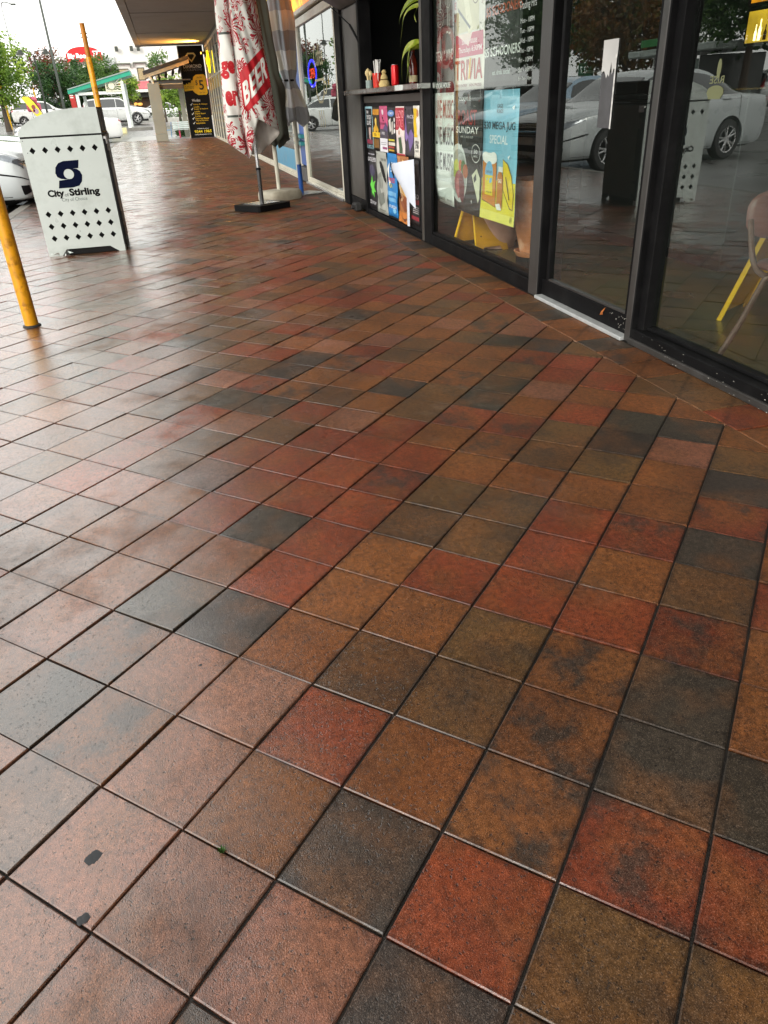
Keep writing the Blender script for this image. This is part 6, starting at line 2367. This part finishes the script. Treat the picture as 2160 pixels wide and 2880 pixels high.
for yy in (4.95, 3.75, 3.2):
    a, b = bv(yy, 5.78)
    fl_ = box('floodlight', mat('dark floodlight', '#3a3f38', .5), wb, WX - .5, WX - .25, a - .16, a + .16, b - .25, b + .2, .03)
    box('floodlight_bracket', MATS['dark floodlight'], fl_, WX - .249, WX - .001, a - .04, a + .04, b - .04, b + .04, .005)
rs_ = thing('rooftop_sign', 'red rounded rooftop sign with white lettering above the dark trees', 'sign', (WX - 1.5, 9, 5))
fz = facing_walk(WX - 1.4, bv(8.95, 0)[0], bv(0, 4.88)[1])
w_, _ = bv(8.95, 0)[0] - bv(6.15, 0)[0], 0
h_ = bv(0, 5.95)[1] - bv(0, 4.88)[1]
oc = [(0, 0), (w_, 0.05), (w_, h_ * .62), (w_ * .93, h_ * .62)] + [(w_ * (.5 + .43 * cos(a)), h_ * (.64 + .36 * sin(a))) for a in [pi * q / 14 for q in range(1, 14)]] + [(w_ * .05, h_ * .62), (0, h_ * .56)]
plate('sign_face', [oc], fz, mat('red sign face', '#c8161a', .45, var=.1), rs_, .12)
text('Big Roost', fz, w_ * .36, h_ * .36, w_ * .62, h_ * .44, mat('white sign lettering', '#f4f4f0', .5, emit=.15), rs_, .07, .05)
text('77', fz, w_ * .83, h_ * .5, w_ * .16, h_ * .4, MATS['white sign lettering'], rs_, .07, .05)
for e in (.25, .75):
    MB().tube([fz(w_ * e, .1, -.1), fz(w_ * e, -.9, -.3)], .06, 8).build('support', M_DARK, rs_)

# lamps, poles, flags, signals
LX = 50.0
lp = thing('street_lamp', 'black street lamp with two hooded heads on curved arms', 'street lamp', (LX, 8.35, gz(LX, 8.35)))
kl = LX / 42
ly = 2 + (7.33 - 2) * kl
lz = 1.0775 + (3.57 - 1.0775) * kl
MB().tube([(LX, ly, gz(LX, ly)), (LX, ly, lz * .5), (LX, ly, lz)], [.07, .055, .04], 10).build('pole', mat('dark green lamp paint', '#20261f', .45), lp, smooth=True)
for s_ in (-1, 1):
    P = [(LX, ly, lz - .02), (LX, ly + s_ * .12, lz + .16), (LX, ly + s_ * .36, lz + .22), (LX, ly + s_ * .62, lz + .2)]
    MB().tube([crv(P, q / 4) for q in range(13)], .022, 8).build('arm', MATS['dark green lamp paint'], lp, smooth=True)
    hd = MB().lathe([(.001, .16), (.09, .15), (.12, .05), (.24, -.05), (.25, -.07), (.1, -.07)], (LX, ly + s_ * .66, lz + .12), 18).build('lamp_head', MATS['dark green lamp paint'], lp, smooth=True)
    MB().lathe([(.1, -.071), (.09, -.14), (.001, -.17)], (LX, ly + s_ * .66, lz + .12), 14).build('lamp_glass', mat('frosted lamp glass', '#d9d9d0', .3), hd, smooth=True)
for lb, X_, y_, h_, r_, top in (('tall slim grey light pole rising out of the top of the picture', 62.0, 2 + 6.48 * 62 / 60, 14., .09, False), ('thin distant light pole with a curved head at the far left', 85.0, 2 + 11.78 * 85 / 80, 1.08 + 8.3 * 85 / 80, .06, True)):
    p_ = thing('light_pole', lb, 'light pole', (X_, y_, gz(X_, y_)))
    MB().tube([(X_, y_, gz(X_, y_)), (X_, y_, h_ * .5), (X_, y_, h_)], [r_ * 1.1, r_ * .85, r_ * .55], 10).build('pole', mat('grey green pole', '#4a504b', .5), p_, smooth=True)
    P = [(X_, y_, h_ - .01), (X_, y_ - .1, h_ + .25), (X_, y_ - .4, h_ + .3), (X_, y_ - .9, h_ + .15)]
    MB().tube([crv(P, q / 4) for q in range(13)], .045, 8).build('arm', MATS['grey green pole'], p_, smooth=True)
    MB().box(X_ - .12, X_ + .12, y_ - 1.25, y_ - .8, h_ + .05, h_ + .2, .04).build('lamp_head', MATS['grey green pole'], p_)
# feather flag
FX = 46.0
kf = FX / 40
fg = thing('feather_flag', 'leaning yellow feather flag with pink print in front of the white hatchback', 'flag', (FX, 2 + 5.3 * kf, gz(FX, 8)))
fv = lambda y, z: (2 + (y - 2) * kf, 1.0775 + (z - 1.0775) * kf)
edge = [fv(8.02, 1.86), fv(7.9, 1.93), fv(7.72, 1.91), fv(7.55, 1.72), fv(7.42, 1.5), fv(7.32, 1.28), fv(7.26, 1.05), fv(7.42, .98), fv(7.58, 1.15), fv(7.72, 1.38), fv(7.86, 1.62)]
ff = facing_walk(FX, 0, 0)
plate('flag_cloth', [[(-y, z) for y, z in edge]], ff, mat('yellow flag cloth', '#d9cc3a', .7, var=.1), fg, .006)
for (y, z), r_, cc in ((fv(7.6, 1.5), .1, '#8a4038'), (fv(7.52, 1.34), .12, '#a88a9a'), (fv(7.62, 1.36), .06, '#9c4a44')):
    plate('flag_print', [ell(-y, z, r_, r_ * 1.1, 12)], ff, cc, fg, .002, .0045)
MB().tube([(FX, *fv(7.24, 1.0)), (FX, *fv(7.3, 1.3)), (FX, *fv(7.5, 1.68)), (FX, *fv(7.72, 1.93)), (FX, *fv(7.9, 1.95))], .015, 8).build('flag_rod', M_DARK, fg, smooth=True)
MB().tube([(FX, *fv(7.24, 1.0)), (FX, fv(7.2, 0)[0], gz(FX, 8))], .02, 8).build('rod_foot', M_DARK, fg, smooth=True)
# signal pole and pink lantern sign
ts = thing('traffic_signal', 'yellow traffic signal pole with a lit red lamp at the left edge', 'traffic signal', (58, 11.85, gz(58, 11.8)))
MB().tube([(58, 11.75, gz(58, 11.8)), (58, 11.75, 3.2)], .06, 10).build('pole', M_YELP, ts, smooth=True)
box('signal_box', M_DARK, ts, 57.9, 58.1, 11.86, 12.16, 2.3, 3.1, .03)
MB().lathe([(.001, -.02), (.1, -.015), (.11, .01)], (57.88, 12.01, 2.92), 14, 'x').build('red_lamp', mat('lit red signal', '#ff3a10', .4, emit=4), ts, smooth=True)
y2 = thing('signal_post', 'second thin yellow post behind the lime tree', 'post', (66, 10.9, gz(66, 11)))
MB().tube([(66, 10.95, gz(66, 11)), (66, 10.95, 3.0)], .05, 8).build('pole', M_YELP, y2, smooth=True)
pk = thing('pink_sign', 'pink rounded roadside sign above the yellow flag', 'sign', (60, 9.8, gz(60, 9.8)))
M_PK = mat('pink sign plastic', '#d9647c', .5)
py, pz_ = 2 + (9.02 - 2) * 60 / 50, 1.08 + (1.75 - 1.08) * 60 / 50
MB().lathe([(.001, -.35), (.3, -.3), (.36, -.1), (.3, .05), (.001, .1)], (60, py, pz_ + .35), 16).build('sign_bulb', M_PK, pk, smooth=True)
box('sign_panel', M_PK, pk, 59.9, 60.1, py - .5, py + .4, pz_ - .45, pz_ + .05, .1)
MB().tube([(60, py, gz(60, py)), (60, py, pz_ - .4)], .04, 8).build('post', M_WPOST, pk)
rb = thing('banner_sign', 'slanted red and white banner left of the green shelter', 'sign', (64, 8.2, gz(64, 8)))
plate('banner', [[(-8.35, 1.1), (-7.98, 1.1), (-8.02, 2.75), (-8.4, 2.72)]], facing_walk(64, 0, 0), mat('red banner', '#b8302c', .6), rb, .03)
for k in range(3):
    plate('banner_print', [rct(-8.36 + .01 * k, 2.2 + k * .13, -8.12, 2.26 + k * .13)], facing_walk(64, 0, 0), '#f0ece6', rb, .004, .017)
box('foot', M_DARK, rb, 63.8, 64.2, 7.95, 8.4, gz(64, 8), 1.1, .02)
# across the lane: price board, kiosk (seen mirrored in the glass)
pb = thing('price_board', 'green price board with white figures across the lane, mirrored in the door', 'sign', (46.5, 24, ROAD_Z))
box('board', mat('green board', '#0f5a34', .5), pb, 45.7, 47.3, 22.9, 23.1, .4, 2.5, .03)
for k in range(3):
    text(('92.7', '88.9', '96.8')[k], frame((46.5, 22.89, 2.15 - k * .6), (1, 0, 0), (0, 0, 1)), 0, 0, 1.0, .36, mat('white board figures', '#e6ece6', .5, emit=.3), pb, .01, .02)
box('legs', M_DARK, pb, 46.0, 47.0, 22.95, 23.05, ROAD_Z, .4, .02)
ki = thing('kiosk', 'white roofed kiosk with glazed side across the lane, mirrored in the right pane', 'kiosk', (35.5, 23, ROAD_Z))
box('wall', mat('dark kiosk wall', '#1c2422', .5), ki, 32.2, 33.6, 21.6, 24, ROAD_Z, 2.2, .03)
box('roof', mat('pale kiosk roof', '#a9b4ae', .5), ki, 31.8, 38.6, 21.0, 24.6, 2.35, 2.65, .05)
box('glazed_side', mat('grey kiosk glass', '#7c8c86', .15), ki, 33.8, 37.2, 21.8, 21.95, ROAD_Z + .2, 2.1, .02)
for x_ in (33.7, 35.5, 37.3):
    box('mullion', M_WPOST, ki, x_ - .07, x_ + .07, 21.7, 22.0, ROAD_Z, 2.34, .02)
box('lit_sign', mat('green lit kiosk sign', '#1f7a34', .5, emit=.1), ki, 34.2, 37.4, 20.9, 20.99, 2.75, 3.05, .02)
box('white_wall_far', M_WALLW, None, -40, 70, 62, 62.4, ROAD_Z, 4.5, 0)
o_ = bpy.data.objects['white_wall_far']
o_.name = 'boundary_wall'
tag(o_, 'long pale boundary wall behind the trees across the car park', 'wall')

# small things on the pavers
gum = MB()
for (x, y, r_) in ((.879, 2.317, .0135), (.774, 2.322, .009), (1.316, 2.121, .006)):
    for q in range(3):
        cx_, cy_, rr = x + trng.gauss(0, r_ * .15), y + trng.gauss(0, r_ * .15), r_ * trng.uniform(.7, .95)
        n0_ = len(gum.v)
        gum.add([(cx_, cy_, .0012 + q * .0003)] + [(cx_ + rr * trng.uniform(.75, 1.2) * cos(k_ * .449), cy_ + rr * trng.uniform(.75, 1.2) * sin(k_ * .449), .0004) for k_ in range(14)], [(0, 1 + k_, 1 + (k_ + 1) % 14) for k_ in range(14)])
gum.build('gum_spots', mat('black trodden gum', (.025, .027, .03), .6), pav, smooth=True)['kind'] = 'stuff'
wd_ = thing('weed', 'tiny green weed sprouting from a paver joint near the bottom', 'weed', (.829, 2.106, -.003))
for k in range(7):
    a = k * .9
    MB().add([(.829, 2.106, -.003), (.829 + .004 * cos(a + .6), 2.106 + .004 * sin(a + .6), .004), (.829 + .009 * cos(a), 2.106 + .009 * sin(a), .008), (.829 + .004 * cos(a - .6), 2.106 + .004 * sin(a - .6), .004)], [(0, 1, 2, 3)]).build('leaf', L_MID, wd_, recalc=False)
